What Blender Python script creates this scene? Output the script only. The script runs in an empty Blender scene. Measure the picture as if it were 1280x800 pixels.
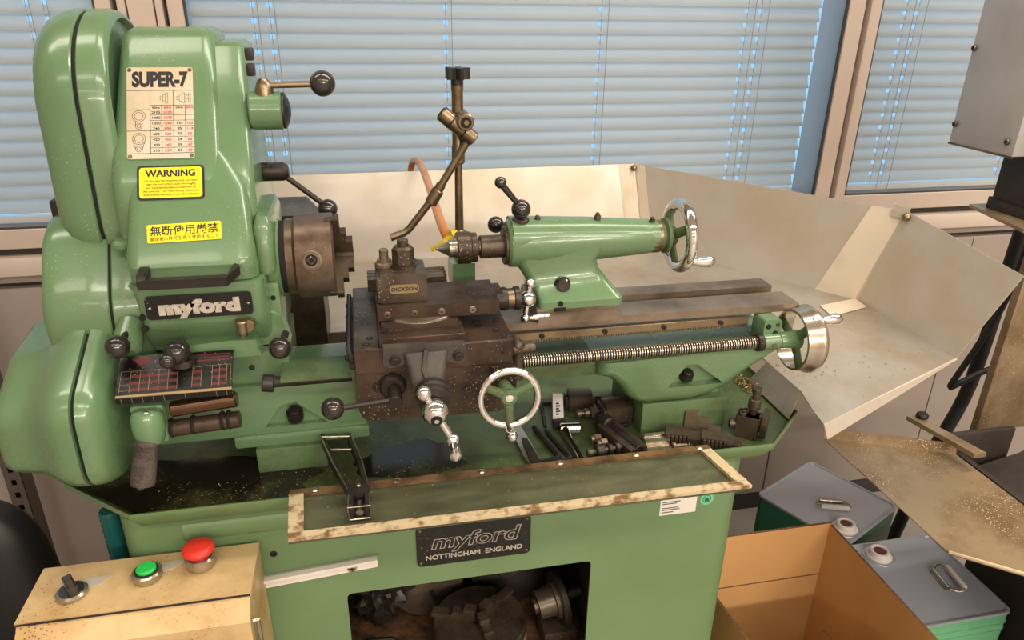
import bpy, bmesh, math, random
from mathutils import Vector, Matrix, noise
random.seed(7)
S = 0.001                       # everything below is written in millimetres
sc = bpy.context.scene
col = sc.collection
# ---------------------------------------------------------------- camera
def cam_axes(pitch=23.8, yaw=11.9, roll=-0.84):
    p, y, r_ = (math.radians(a) for a in (pitch, yaw, roll))
    h = Vector((math.sin(y), math.cos(y), 0)); r = Vector((math.cos(y), -math.sin(y), 0)); z = Vector((0, 0, 1))
    f = h*math.cos(p) - z*math.sin(p); u = h*math.sin(p) + z*math.cos(p)
    return r*math.cos(r_) - u*math.sin(r_), u*math.cos(r_) + r*math.sin(r_), f
cd = bpy.data.cameras.new('camera'); cam = bpy.data.objects.new('camera', cd); col.objects.link(cam)
cd.sensor_width = 36; cd.lens = 905/1280*36; cd.clip_start = .02; cd.clip_end = 50
r_, u_, f_ = cam_axes()
cam.matrix_world = Matrix(((r_.x, u_.x, -f_.x, .055), (r_.y, u_.y, -f_.y, -.846), (r_.z, u_.z, -f_.z, 1.379), (0, 0, 0, 1)))
sc.camera = cam
# ---------------------------------------------------------------- world, lights, exposure
w = bpy.data.worlds.new('sky'); sc.world = w; w.use_nodes = True
bg = w.node_tree.nodes['Background']; bg.inputs['Color'].default_value = (.38, .70, 1, 1); bg.inputs['Strength'].default_value = 1.15
def area(name, loc, sx, sy, power, color, rot=(0, 0, 0)):
    l = bpy.data.lights.new(name, 'AREA'); l.shape = 'RECTANGLE'; l.size = sx; l.size_y = sy; l.energy = power; l.color = color
    o = bpy.data.objects.new(name, l); col.objects.link(o); o.location = loc; o.rotation_euler = rot
WARM = (1, .90, .76)
for n_, x_, y_, p_ in (('ceiling_lamp_left_back', -.8, .0, 9), ('ceiling_lamp_middle_back', .6, .0, 14), ('ceiling_lamp_right_back', 1.9, .0, 24), ('ceiling_lamp_left', -.9, -1.5, 8), ('ceiling_lamp_middle', .5, -1.6, 20), ('ceiling_lamp_right', 2.0, -1.5, 24),
                       ('ceiling_lamp_left_front', -.9, -3.0, 8), ('ceiling_lamp_middle_front', .5, -3.0, 8), ('ceiling_lamp_right_front', 2.1, -3.0, 30), ('ceiling_lamp_left_rear', -.6, -4.8, 80), ('ceiling_lamp_middle_rear', .9, -4.8, 115), ('ceiling_lamp_right_rear', 2.3, -4.8, 165)):
    area(n_, (x_, y_, 2.54), 1.2, .25, p_, WARM)
vs = sc.view_settings; vs.view_transform = 'Standard'; vs.look = 'None'; vs.gamma = 1; vs.exposure = -0.1; vs.use_curve_mapping = False
sc.cycles.max_bounces = 8; sc.cycles.transparent_max_bounces = 8; sc.cycles.caustics_reflective = False; sc.cycles.caustics_refractive = False
sc.cycles.use_denoising = True; sc.cycles.sample_clamp_indirect = 4
# ---------------------------------------------------------------- materials
def lin(c):
    return tuple((x/12.92 if x <= .04045 else ((x+.055)/1.055)**2.4) for x in c) + (1,)
def rgb(r, g, b): return lin((r/255, g/255, b/255))
def mat(name, c, rough=.5, metal=0, dirt=None, amt=.3, scale=6, bump=0, bscale=60, fleck=0, fleck_c=(.75, .7, .58, 1), rv=.1, coat=0, stretch=None, edge=.12):
    """dirt: second colour in noise patches; fleck: share of small swarf-like spots; bump: noise bump"""
    m = bpy.data.materials.new(name); m.use_nodes = True; nt = m.node_tree; N = nt.nodes; L = nt.links
    b = N['Principled BSDF']; b.inputs['Roughness'].default_value = rough; b.inputs['Metallic'].default_value = metal
    b.inputs['Base Color'].default_value = c
    if coat: b.inputs['Coat Weight'].default_value = coat; b.inputs['Coat Roughness'].default_value = .08
    tc = N.new('ShaderNodeTexCoord'); vec = tc.outputs['Object']
    if stretch:
        mp = N.new('ShaderNodeMapping'); mp.inputs['Scale'].default_value = stretch; L.new(vec, mp.inputs['Vector']); vec = mp.outputs['Vector']
    cur = None
    def noise_tex(sc_, det=5):
        n = N.new('ShaderNodeTexNoise'); n.inputs['Scale'].default_value = sc_; n.inputs['Detail'].default_value = det; n.inputs['Roughness'].default_value = .65
        L.new(vec, n.inputs['Vector']); return n
    def ramp(inp, a, b_):
        r = N.new('ShaderNodeMapRange'); r.inputs['From Min'].default_value = a; r.inputs['From Max'].default_value = b_; L.new(inp, r.inputs['Value']); return r.outputs['Result']
    def mix(fac, a, b_):
        x = N.new('ShaderNodeMix'); x.data_type = 'RGBA'; L.new(fac, x.inputs[0])
        for v, i in ((a, 6), (b_, 7)):
            if isinstance(v, tuple): x.inputs[i].default_value = v
            else: L.new(v, x.inputs[i])
        return x.outputs[2]
    if dirt:
        n = noise_tex(scale); t = .5 + (.5-amt)*.5
        cur = mix(ramp(n.outputs['Fac'], t-edge, t+edge), c, dirt)
        rr = ramp(n.outputs['Fac'], .2, .8); mr = N.new('ShaderNodeMapRange'); L.new(rr, mr.inputs['Value'])
        mr.inputs['To Min'].default_value = max(.03, rough-rv); mr.inputs['To Max'].default_value = min(1, rough+rv); L.new(mr.outputs['Result'], b.inputs['Roughness'])
    if fleck:
        v = N.new('ShaderNodeTexVoronoi'); v.inputs['Scale'].default_value = 260; L.new(vec, v.inputs['Vector'])
        n2 = noise_tex(9, 3)
        lt = N.new('ShaderNodeMath'); lt.operation = 'LESS_THAN'; L.new(v.outputs['Distance'], lt.inputs[0])
        ml = N.new('ShaderNodeMath'); ml.operation = 'MULTIPLY'; ml.inputs[1].default_value = fleck*1.7; 
        L.new(ramp(n2.outputs['Fac'], .38, .75), ml.inputs[0]); L.new(ml.outputs[0], lt.inputs[1])
        cur = mix(lt.outputs[0], cur if cur else c, fleck_c)
    if cur: L.new(cur, b.inputs['Base Color'])
    if bump:
        n3 = noise_tex(bscale, 3); bp = N.new('ShaderNodeBump'); bp.inputs['Strength'].default_value = bump; bp.inputs['Distance'].default_value = .002
        L.new(n3.outputs['Fac'], bp.inputs['Height']); L.new(bp.outputs['Normal'], b.inputs['Normal'])
    return m
def emis(name, c, s):
    m = bpy.data.materials.new(name); m.use_nodes = True; b = m.node_tree.nodes['Principled BSDF']
    b.inputs['Base Color'].default_value = c; b.inputs['Emission Color'].default_value = c; b.inputs['Emission Strength'].default_value = s; return m
def glassy(name, tint, refl, c2=None, film=0.0, filmc=(.5, .5, .45, 1), rough=.02):
    """thin clear sheet: see-through, a little mirror, a little dust film"""
    m = bpy.data.materials.new(name); m.use_nodes = True; nt = m.node_tree; N = nt.nodes; L = nt.links; N.remove(N['Principled BSDF'])
    out = N['Material Output']; tr = N.new('ShaderNodeBsdfTransparent'); tr.inputs[0].default_value = tint
    gl = N.new('ShaderNodeBsdfGlossy'); gl.inputs['Roughness'].default_value = rough
    fr = N.new('ShaderNodeFresnel'); fr.inputs['IOR'].default_value = refl
    mx = N.new('ShaderNodeMixShader'); L.new(fr.outputs[0], mx.inputs[0]); L.new(tr.outputs[0], mx.inputs[1]); L.new(gl.outputs[0], mx.inputs[2])
    last = mx.outputs[0]
    if film:
        df = N.new('ShaderNodeBsdfDiffuse'); df.inputs[0].default_value = filmc
        n = N.new('ShaderNodeTexNoise'); n.inputs['Scale'].default_value = 14; n.inputs['Detail'].default_value = 6; tc = N.new('ShaderNodeTexCoord')
        mp = N.new('ShaderNodeMapping'); mp.inputs['Scale'].default_value = (1, 4, 1); L.new(tc.outputs['Object'], mp.inputs[0]); L.new(mp.outputs[0], n.inputs['Vector'])
        r = N.new('ShaderNodeMapRange'); r.inputs['From Min'].default_value = .3; r.inputs['From Max'].default_value = .75; r.inputs['To Min'].default_value = film*.5; r.inputs['To Max'].default_value = film*1.5
        L.new(n.outputs['Fac'], r.inputs['Value']); m2 = N.new('ShaderNodeMixShader'); L.new(r.outputs[0], m2.inputs[0]); L.new(last, m2.inputs[1]); L.new(df.outputs[0], m2.inputs[2]); last = m2.outputs[0]
    L.new(last, out.inputs['Surface']); return m
G = rgb(99, 131, 94)
M = {}
M['green'] = mat('green_enamel', G, .26, 0, rgb(94, 122, 84), .30, 5, .03, 40, .12, rgb(150, 160, 124), .05, .4)
M['green_dirty'] = mat('oily_green_enamel', rgb(90, 116, 78), .5, 0, rgb(70, 66, 40), .34, 13, .06, 60, .2, rgb(60, 52, 34), .1, 0)
M['green_tray'] = mat('oil_stained_green_tray', rgb(82, 102, 56), .42, 0, rgb(46, 42, 24), .42, 7.5, .06, 60, .14, rgb(150, 140, 104), .14, 0, edge=.13)
M['green_cab'] = mat('green_cabinet_paint', rgb(106, 134, 94), .36, 0, rgb(99, 125, 85), .35, 3.5, .02, 60, .07, rgb(170, 175, 140), .06)
M['steel_dark'] = mat('oily_dark_steel', rgb(92, 80, 68), .38, .5, rgb(54, 43, 32), .45, 14, .06, 90, .16, rgb(170, 155, 125), .1)
M['steel_brown'] = mat('brown_stained_cast_iron', rgb(78, 60, 48), .42, .3, rgb(44, 33, 27), .48, 18, .10, 120, .17, rgb(180, 160, 120), .1)
M['steel'] = mat('worn_ground_steel', rgb(136, 120, 104), .34, .4, rgb(94, 80, 64), .42, 11, .03, 90, .12, rgb(120, 100, 74), .1)
M['steel_bright'] = mat('bright_steel', rgb(186, 176, 160), .24, .9, rgb(140, 128, 110), .3, 12)
M['chuck'] = mat('stained_chuck_steel', rgb(120, 106, 96), .36, .6, rgb(82, 62, 48), .45, 14, .04, 80, .1, rgb(160, 140, 120), .08)
M['chrome'] = mat('polished_chrome', rgb(235, 235, 235), .06, 1, rgb(200, 195, 185), .3, 10, rv=.03)
M['brass'] = mat('tarnished_brass', rgb(140, 124, 100), .32, .85, rgb(98, 84, 66), .4, 12, .04, 80, .04, rgb(210, 190, 150), .1)
M['bronze'] = mat('dark_bronze', rgb(100, 78, 60), .22, .85, rgb(70, 52, 40), .45, 12)
M['blackp'] = mat('glossy_black_knob', rgb(38, 34, 34), .16, 0, rgb(56, 48, 44), .3, 20, rv=.05, coat=.4)
M['castdark'] = mat('dusty_dark_casting', rgb(56, 52, 49), .55, 0, rgb(76, 70, 64), .4, 26, .1, 90, .2, rgb(130, 120, 104))
M['knurl'] = mat('dark_knurled_steel', rgb(104, 94, 88), .55, .4, rgb(64, 56, 52), .5, 30, .9, 420, .05)
M['black'] = mat('black_paint', rgb(24, 22, 22), .45, 0, rgb(44, 38, 34), .3, 15, .04, 80, .03)
M['blacksteel'] = mat('blackened_steel', rgb(52, 47, 43), .42, .35, rgb(36, 30, 26), .4, 16, .05, 100, .06, rgb(170, 150, 120))
M['dark'] = mat('dark_recess', rgb(14, 12, 11), .8)
M['alum'] = mat('scuffed_sheet_metal', rgb(204, 196, 186), .34, .25, rgb(194, 182, 162), .45, 5, .02, 40, .09, rgb(160, 138, 104), .1)
M['alum_chips'] = mat('sheet_metal_with_chips', rgb(174, 168, 160), .36, .25, rgb(154, 142, 122), .45, 5, .03, 40, .16, rgb(120, 98, 66), .1)
M['tape'] = mat('cream_tape', rgb(224, 210, 190), .55, 0, rgb(204, 188, 164), .4, 9, .15, 60)
M['cream'] = mat('stained_cream_paint', rgb(206, 178, 132), .42, 0, rgb(178, 142, 92), .38, 9, .03, 60, .2, rgb(112, 92, 62), .1)
M['frame'] = mat('beige_powder_coat', rgb(200, 184, 172), .45, 0, rgb(196, 178, 166), .4, 3)
M['wallp'] = mat('beige_grey_wall_panel', rgb(164, 152, 144), .6, 0, rgb(157, 145, 137), .4, 2)
M['gap'] = mat('dark_joint', rgb(60, 56, 56), .6)
M['slat'] = mat('white_blind_slat', rgb(240, 236, 230), .38)
M['cordm'] = mat('grey_cord', rgb(170, 168, 176), .7)
M['ceilm'] = mat('white_ceiling', rgb(225, 220, 212), .8)
M['floorm'] = mat('grey_vinyl_floor', rgb(150, 144, 138), .5, 0, rgb(136, 130, 126), .4, 4)
M['card'] = mat('corrugated_cardboard', rgb(206, 160, 104), .75, 0, rgb(198, 150, 95), .4, 4, .03, 40)
M['card_edge'] = mat('cardboard_edge', rgb(140, 100, 66), .85, 0, rgb(80, 56, 40), .45, 200)
M['can_top'] = mat('grey_tinplate', rgb(170, 174, 184), .34, .2, rgb(156, 160, 170), .4, 4, .02, 30, .012, rgb(200, 190, 160))
M['can_green'] = mat('dark_green_can_paint', rgb(24, 92, 62), .32, 0, rgb(20, 80, 54), .4, 5)
M['can_mint'] = mat('mint_can_paint', rgb(104, 168, 128), .35, 0, rgb(96, 156, 118), .4, 5)
M['white'] = mat('white_plastic', rgb(226, 220, 214), .4)
M['red'] = mat('red_plastic', rgb(214, 52, 40), .36, 0, rgb(196, 46, 36), .4, 18, .03, 80)
M['greenb'] = mat('bright_green_button', rgb(40, 190, 84), .35)
M['yellow'] = mat('yellow_sticker', rgb(250, 226, 28), .42)
M['ink'] = mat('black_ink', rgb(24, 22, 24), .5)
M['redink'] = mat('red_ink', rgb(190, 40, 54), .5)
M['platew'] = mat('aged_cream_plate', rgb(206, 196, 178), .40, .1, rgb(196, 172, 136), .4, 16)
M['letter'] = mat('pale_metal_letters', rgb(205, 196, 186), .4, .3, rgb(170, 160, 148), .4, 120)
M['goldl'] = mat('pale_gold_line', rgb(150, 130, 94), .4, .4)
M['plateb'] = mat('black_plate', rgb(9, 8, 8), .3, 0, rgb(20, 18, 17), .35, 30, .03, 90, .16, rgb(150, 140, 120))
M['maroon'] = mat('maroon_print', rgb(92, 30, 32), .5)
M['hose'] = mat('amber_hose', rgb(214, 136, 50), .28, 0, rgb(190, 106, 30), .4, 10, coat=.3)
M['yelp'] = mat('yellow_plastic', rgb(226, 200, 50), .35)
M['teal'] = mat('teal_ribbed_hose', rgb(20, 84, 82), .4)
M['wood'] = mat('paint_flaked_edge', rgb(196, 178, 144), .6, 0, rgb(120, 88, 54), .42, 55, .15, 120, .1, rgb(90, 66, 40), edge=.07)
M['woodrust'] = mat('oily_rusty_edge', rgb(120, 92, 60), .5, 0, rgb(60, 42, 26), .5, 26, .15, 120, .06)
M['perspex'] = glassy('dusty_acrylic', (.82, .88, .82, 1), 1.35, film=.22, filmc=rgb(150, 150, 120))
M['glass'] = glassy('window_glass', (.96, .98, 1, 1), 1.18)
M['mach_grey'] = mat('grey_machine_panel', rgb(186, 184, 184), .42, .2, rgb(170, 166, 164), .45, 5, .02, 50)
M['mach_tan'] = mat('oily_tan_sheet', rgb(158, 138, 110), .34, .3, rgb(112, 90, 62), .38, 7, .03, 60, .2, rgb(230, 215, 185), .1)
M['mach_dark'] = mat('dark_cast_machine', rgb(58, 50, 46), .5, .1, rgb(36, 30, 28), .4, 8, .05, 60, .05)
M['shelf'] = mat('grey_steel_angle', rgb(92, 82, 77), .5, .1)
M['chairm'] = mat('black_vinyl', rgb(26, 24, 26), .5)
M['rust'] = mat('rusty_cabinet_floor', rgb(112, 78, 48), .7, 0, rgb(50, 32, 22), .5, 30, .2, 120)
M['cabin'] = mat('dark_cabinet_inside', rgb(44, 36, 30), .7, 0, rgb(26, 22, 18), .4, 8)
M['rubber'] = mat('black_rubber', rgb(30, 29, 30), .55)
M['chips'] = mat('swarf', rgb(206, 180, 130), .4, .5, rgb(140, 100, 60), .4, 200)
M['mint'] = mat('mint_sticker', rgb(110, 190, 150), .5)
# ---------------------------------------------------------------- mesh builder
V = Vector
def frame(o, zd, xd=None):
    z = V(zd).normalized(); x = V(xd) if xd else (V((1, 0, 0)) if abs(z.x) < .9 else V((0, 0, 1)))
    x = (x - z*x.dot(z)).normalized(); y = z.cross(x); m = Matrix((x, y, z)).transposed().to_4x4(); m.translation = V(o); return m
def rot(axis, deg, pivot=(0, 0, 0)):
    return Matrix.Translation(V(pivot)) @ Matrix.Rotation(math.radians(deg), 4, axis) @ Matrix.Translation(-V(pivot))
def rrect(x0, x1, y0, y1, r, n=4):
    """rounded rectangle outline, counter-clockwise"""
    pts = []
    r = min(r, (x1-x0)/2-.01, (y1-y0)/2-.01)
    for cx, cy, a in ((x1-r, y1-r, 0), (x0+r, y1-r, 90), (x0+r, y0+r, 180), (x1-r, y0+r, 270)):
        for k in range(n+1):
            t = math.radians(a + 90*k/n); pts.append((cx+r*math.cos(t), cy+r*math.sin(t)))
    return pts
def hull2(circles, n=40):
    pts = [(c[0]+c[2]*math.cos(2*math.pi*k/n), c[1]+c[2]*math.sin(2*math.pi*k/n)) for c in circles for k in range(n)]
    pts = sorted(set(pts)); cr = lambda o, a, b: (a[0]-o[0])*(b[1]-o[1])-(a[1]-o[1])*(b[0]-o[0])
    def half(ps):
        h = []
        for p in ps:
            while len(h) > 1 and cr(h[-2], h[-1], p) <= 0: h.pop()
            h.append(p)
        return h[:-1]
    return half(pts)+half(pts[::-1])
def offset_poly(pts, d):
    """shrink a convex counter-clockwise outline by d"""
    n = len(pts); out = []
    for i in range(n):
        p0, p1, p2 = V(pts[i-1]), V(pts[i]), V(pts[(i+1) % n])
        a = (p1-p0).normalized(); b = (p2-p1).normalized(); na = V((-a.y, a.x)); nb = V((-b.y, b.x)); m = (na+nb)
        m = m.normalized()/max(.5, (m.normalized()).dot(na)) if m.length > 1e-6 else na
        out.append((p1.x+m.x*d, p1.y+m.y*d))
    return out
class MB:
    def __init__(s, T=None): s.bm = bmesh.new(); s.T = T or Matrix.Identity(4)
    def _in(s, t, mi, bev=0, seg=2, ang=30):
        if bev:
            es = [e for e in t.edges if len(e.link_faces) == 2 and e.calc_face_angle(0) > math.radians(ang)]
            bmesh.ops.bevel(t, geom=es, offset=bev, segments=seg, profile=.6, affect='EDGES', clamp_overlap=True)
        bmesh.ops.recalc_face_normals(t, faces=t.faces)
        for f in t.faces: f.material_index = mi
        t.transform(s.T); me = bpy.data.meshes.new('t'); t.to_mesh(me); t.free(); s.bm.from_mesh(me); bpy.data.meshes.remove(me); return s
    def box(s, x0, x1, y0, y1, z0, z1, bev=0, seg=2, mi=0, T=None):
        t = bmesh.new(); bmesh.ops.create_cube(t, size=1)
        t.transform(Matrix.Translation(((x0+x1)/2, (y0+y1)/2, (z0+z1)/2)) @ Matrix.Diagonal((x1-x0, y1-y0, z1-z0, 1)))
        if T: t.transform(T)
        return s._in(t, mi, bev, seg)
    def loft(s, rings, mi=0, caps=True, bev=0, seg=2, ang=30, closed=True):
        t = bmesh.new(); R = [[t.verts.new(p) for p in r] for r in rings]; n = len(R[0])
        for a, b in zip(R, R[1:]):
            for i in range(n if closed else n-1): 
                t.faces.new((a[i], a[(i+1) % n], b[(i+1) % n], b[i]))
        if caps: t.faces.new(R[0][::-1]); t.faces.new(R[-1])
        return s._in(t, mi, bev, seg, ang)
    def prism(s, poly, axis, a0, a1, bev=0, seg=2, mi=0, ang=30, T=None):
        f = {'x': lambda p, a: V((a, p[0], p[1])), 'y': lambda p, a: V((p[0], a, p[1])), 'z': lambda p, a: V((p[0], p[1], a))}[axis]
        rs = [[f(p, a0) for p in poly], [f(p, a1) for p in poly]]
        if T: rs = [[T @ p for p in r] for r in rs]
        return s.loft(rs, mi, True, bev, seg, ang)
    def rev(s, o, d, prof, n=24, mi=0, closed=False, ang0=0):
        """turn (distance along d, radius) points about the axis d through o"""
        m = frame(o, d); rs = []
        for (t, r) in prof:
            rs.append([m @ V((max(r, .01)*math.cos(2*math.pi*k/n+ang0), max(r, .01)*math.sin(2*math.pi*k/n+ang0), t)) for k in range(n)])
        if closed: rs.append(rs[0])
        t = bmesh.new(); R = [[t.verts.new(p) for p in r] for r in (rs[:-1] if closed else rs)]
        if closed: R.append(R[0])
        for a, b in zip(R, R[1:]):
            for i in range(n): t.faces.new((a[i], a[(i+1) % n], b[(i+1) % n], b[i]))
        if not closed: t.faces.new(R[0][::-1]); t.faces.new(R[-1])
        return s._in(t, mi)
    def cyl(s, a, b, r0, r1=None, n=20, bev=0, mi=0):
        a, b = V(a), V(b); h = (b-a).length; r1 = r0 if r1 is None else r1; c = min(bev, h/2, r0, r1) if bev else 0
        pr = [(0, r0-c), (c, r0), (h-c, r1), (h, r1-c)] if c else [(0, r0), (h, r1)]
        return s.rev(a, b-a, pr, n, mi)
    def hexa(s, a, b, r, mi=0): return s.cyl(a, b, r, n=6, bev=.6, mi=mi)
    def sph(s, c, r, n=20, mi=0, sq=(1, 1, 1)):
        t = bmesh.new(); bmesh.ops.create_uvsphere(t, u_segments=n, v_segments=max(8, n*2//3), radius=r); t.transform(Matrix.Translation(V(c)) @ Matrix.Diagonal((*sq, 1))); return s._in(t, mi)
    def torus(s, c, d, R, r, n=40, k=12, mi=0, sq=1):
        return s.rev(c, d, [(r*sq*math.sin(2*math.pi*j/k), R+r*math.cos(2*math.pi*j/k)) for j in range(k)], n, mi, True)
    def tube(s, pts, r, n=10, mi=0, smooth=0, closed=False):
        pts = [V(p) for p in pts]
        for _ in range(smooth):
            q = [pts[0]]
            for a, b in zip(pts, pts[1:]): q += [a*.75+b*.25, a*.25+b*.75]
            pts = q+[pts[-1]]
        if closed: pts.append(pts[0])
        rs = []; up = None
        for i, p in enumerate(pts):
            d = (pts[min(i+1, len(pts)-1)]-pts[max(i-1, 0)]).normalized()
            if up is None: up = d.orthogonal().normalized()
            up = (up-d*up.dot(d)).normalized(); q = d.cross(up); rr = r[i] if isinstance(r, (list, tuple)) else r
            rs.append([p+up*rr*math.cos(2*math.pi*k/n)+q*rr*math.sin(2*math.pi*k/n) for k in range(n)])
        return s.loft(rs, mi)
    def quad(s, pts, th=0, mi=0):
        """a flat plate through pts, th thick (away from its normal)"""
        p = [V(q) for q in pts]; nrm = (p[1]-p[0]).cross(p[2]-p[0]).normalized()
        return s.loft([[q-nrm*th for q in p], p], mi) if th else s
    def build(s, name, mats, parent=None, label=None, loc=None, smooth=38):
        me = bpy.data.meshes.new(name); base = V(parent['_w'])*1 if parent and '_w' in parent else None
        if loc is not None: base = V(loc)
        if base is None: base = V((0, 0, 0))
        s.bm.transform(Matrix.Scale(S, 4) @ Matrix.Translation(-base)); s.bm.to_mesh(me); s.bm.free()
        for m in (mats if isinstance(mats, (list, tuple)) else [mats]): me.materials.append(M[m] if isinstance(m, str) else m)
        me.polygons.foreach_set('use_smooth', [True]*len(me.polygons))
        me.set_sharp_from_angle(angle=math.radians(smooth))
        o = bpy.data.objects.new(name, me); col.objects.link(o); o['_w'] = list(base)
        if parent: o.parent = parent
        else: o.location = base*S
        if label: o['label'] = label
        return o
def thing(name, label, cat, base, group=None):
    o = bpy.data.objects.new(name, None); col.objects.link(o); o.location = V(base)*S; o['_w'] = list(base); o['label'] = label; o['category'] = cat
    o.empty_display_size = .05
    if group: o['group'] = group
    return o
def tag(o, label, cat, group=None, kind=None):
    o['label'] = label; o['category'] = cat
    if group: o['group'] = group
    if kind: o['kind'] = kind
    return o
def struct(o): o['kind'] = 'structure'; return o
def cut(o, cutter):
    """take the cutter's shape out of o (boolean), then drop the cutter"""
    c = cutter.build('cutter', [], None, None, o['_w']); c.location = o.matrix_basis.translation if not o.parent else V(o['_w'])*S
    c2 = o.parent; o.parent = None; o.location = V(o['_w'])*S
    md = o.modifiers.new('b', 'BOOLEAN'); md.operation = 'DIFFERENCE'; md.solver = 'EXACT'; md.object = c
    bpy.context.view_layer.update(); dg = bpy.context.evaluated_depsgraph_get(); me = bpy.data.meshes.new_from_object(o.evaluated_get(dg))
    o.modifiers.clear(); o.data = me; me.polygons.foreach_set('use_smooth', [True]*len(me.polygons)); me.set_sharp_from_angle(angle=math.radians(38))
    bpy.data.objects.remove(c); o.parent = c2; o.location = (0, 0, 0) if c2 else V(o['_w'])*S
def copy_tree(o, parent=None):
    c = o.copy(); col.objects.link(c); c.parent = parent
    for ch in list(o.children): copy_tree(ch, c)
    return c
def letters(mb, rows, T):
    """rows: (string, x, y, height, weight, shear, align, material index, depth, line only, width factor); T: millimetre frame of the face"""
    for (txt, x, y, h, wt, sh, al, mi, dep, line, wf) in rows:
        cu = bpy.data.curves.new('t', 'FONT'); cu.body = txt; cu.size = 1.38*h; cu.shear = sh; cu.align_x = al; cu.offset = wt*h; cu.extrude = dep
        if line: cu.fill_mode = 'NONE'; cu.bevel_depth = line; cu.bevel_resolution = 1; cu.extrude = 0
        cu.resolution_u = 4
        ob = bpy.data.objects.new('t', cu); col.objects.link(ob); bpy.context.view_layer.update()
        me = bpy.data.meshes.new_from_object(ob.evaluated_get(bpy.context.evaluated_depsgraph_get())); bpy.data.objects.remove(ob)
        t = bmesh.new(); t.from_mesh(me); bpy.data.meshes.remove(me)
        t.transform(T @ Matrix.Translation((x, y, dep+.05)) @ Matrix.Diagonal((wf, 1, 1, 1)))
        for f in t.faces: f.material_index = mi
        me = bpy.data.meshes.new('t'); t.to_mesh(me); t.free(); mb.bm.from_mesh(me); bpy.data.meshes.remove(me)
def screw(mb, p, d, r=4, mi=0, di=1):
    """socket-head screw standing on p along d"""
    d = V(d).normalized(); p = V(p); mb.cyl(p-d*1, p+d*r*.8, r, bev=r*.15, n=16, mi=mi); mb.cyl(p+d*r*.7, p+d*(r*.8+.15), r*.5, n=6, mi=di)
# ================================================================ the room
YW = 730
struct(MB().box(-1500, 3200, -6200, 900, -40, 0).build('floor', 'floorm'))
struct(MB().box(-1500, 3200, -6200, 900, 2600, 2640).build('ceiling', 'ceilm'))
struct(MB().box(-1540, -1500, -6200, 900, 0, 2600).build('wall_left', 'wallp'))
struct(MB().box(3200, 3240, -6200, 900, 0, 2600).build('wall_right', 'wallp'))
struct(MB().box(-1500, 3200, -6240, -6200, 0, 2600).build('wall_front', 'wallp'))
b = MB()
for x0, x1 in ((-1500, -742), (-739, 1148), (1151, 1640), (1643, 3200)): b.box(x0, x1, YW-8, YW+170, 60, 820, 1, 1)
b.box(-1500, 3200, YW+150, YW+170, 0, 900, mi=1); b.box(-1500, 3200, YW-2, YW+170, 832, 850); b.box(-1500, 3200, YW+14, YW+160, 0, 60, mi=0)
b.box(-1500, 3200, YW, YW+170, 2110, 2600); b.box(2300, 3200, YW, YW+170, 850, 2110); b.box(-1500, -1300, YW, YW+170, 850, 2110)
b.box(-1500, 3200, YW+16, YW+150, 815, 905, mi=1)
struct(b.build('wall_back', ['wallp', 'gap']))
struct(MB().box(-1500, 3200, YW-4, YW+4, 0, 58, 2).build('baseboard_back', 'gap'))
struct(MB().prism([(YW-14, 850), (YW+20, 850), (YW+20, 887), (YW-8, 887), (YW-14, 878)], 'x', -1300, 2300, .8, 1).build('trim_1', 'frame'))
def window(n, x0, x1, ws0, ws1):
    """outer edges x0..x1; stile widths"""
    b = MB(); z0, z1 = 903, 2110
    b.box(x0, x0+ws0, YW, YW+105, z0, z1, 1.5, 1); b.box(x1-ws1, x1, YW, YW+105, z0, z1, 1.5, 1)
    b.box(x0+ws0, x1-ws1, YW, YW+105, z0, z0+41, 1.5, 1); b.box(x0+ws0, x1-ws1, YW, YW+105, z1-40, z1, 1.5, 1)
    for xa, xb in ((x0+ws0, x0+ws0+4), (x1-ws1-4, x1-ws1)): b.box(xa, xb, YW+3, YW+10, z0+41, z1-40, mi=1)
    b.box(x0+ws0, x1-ws1, YW+3, YW+10, z0+41, z0+44, mi=1)
    o = struct(b.build('window_%d' % n, ['frame', 'gap']))
    MB().box(x0+ws0, x1-ws1, YW+8, YW+12, z0+41, z1-40).build('pane', 'glass', o)
    return o
window(1, -1290, -380, 40, 27); window(2, -282, 1189, 28, 41); window(3, 1203, 2290, 28, 40)
b = MB()                                               # posts between the windows
b.box(-369, -355, YW+1, YW+100, 887, 2110, 1, 1); b.box(-352, -306, YW+3, YW+100, 887, 2110, 1, 1); b.box(-303, -290, YW+1, YW+100, 887, 2110, 1, 1)
b.box(-380, -282, YW+22, YW+100, 887, 2110, mi=1); struct(b.build('trim_2', ['frame', 'gap']))
struct(MB().box(1187, 1205, YW+20, YW+100, 887, 2110).build('trim_3', 'gap'))
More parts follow.
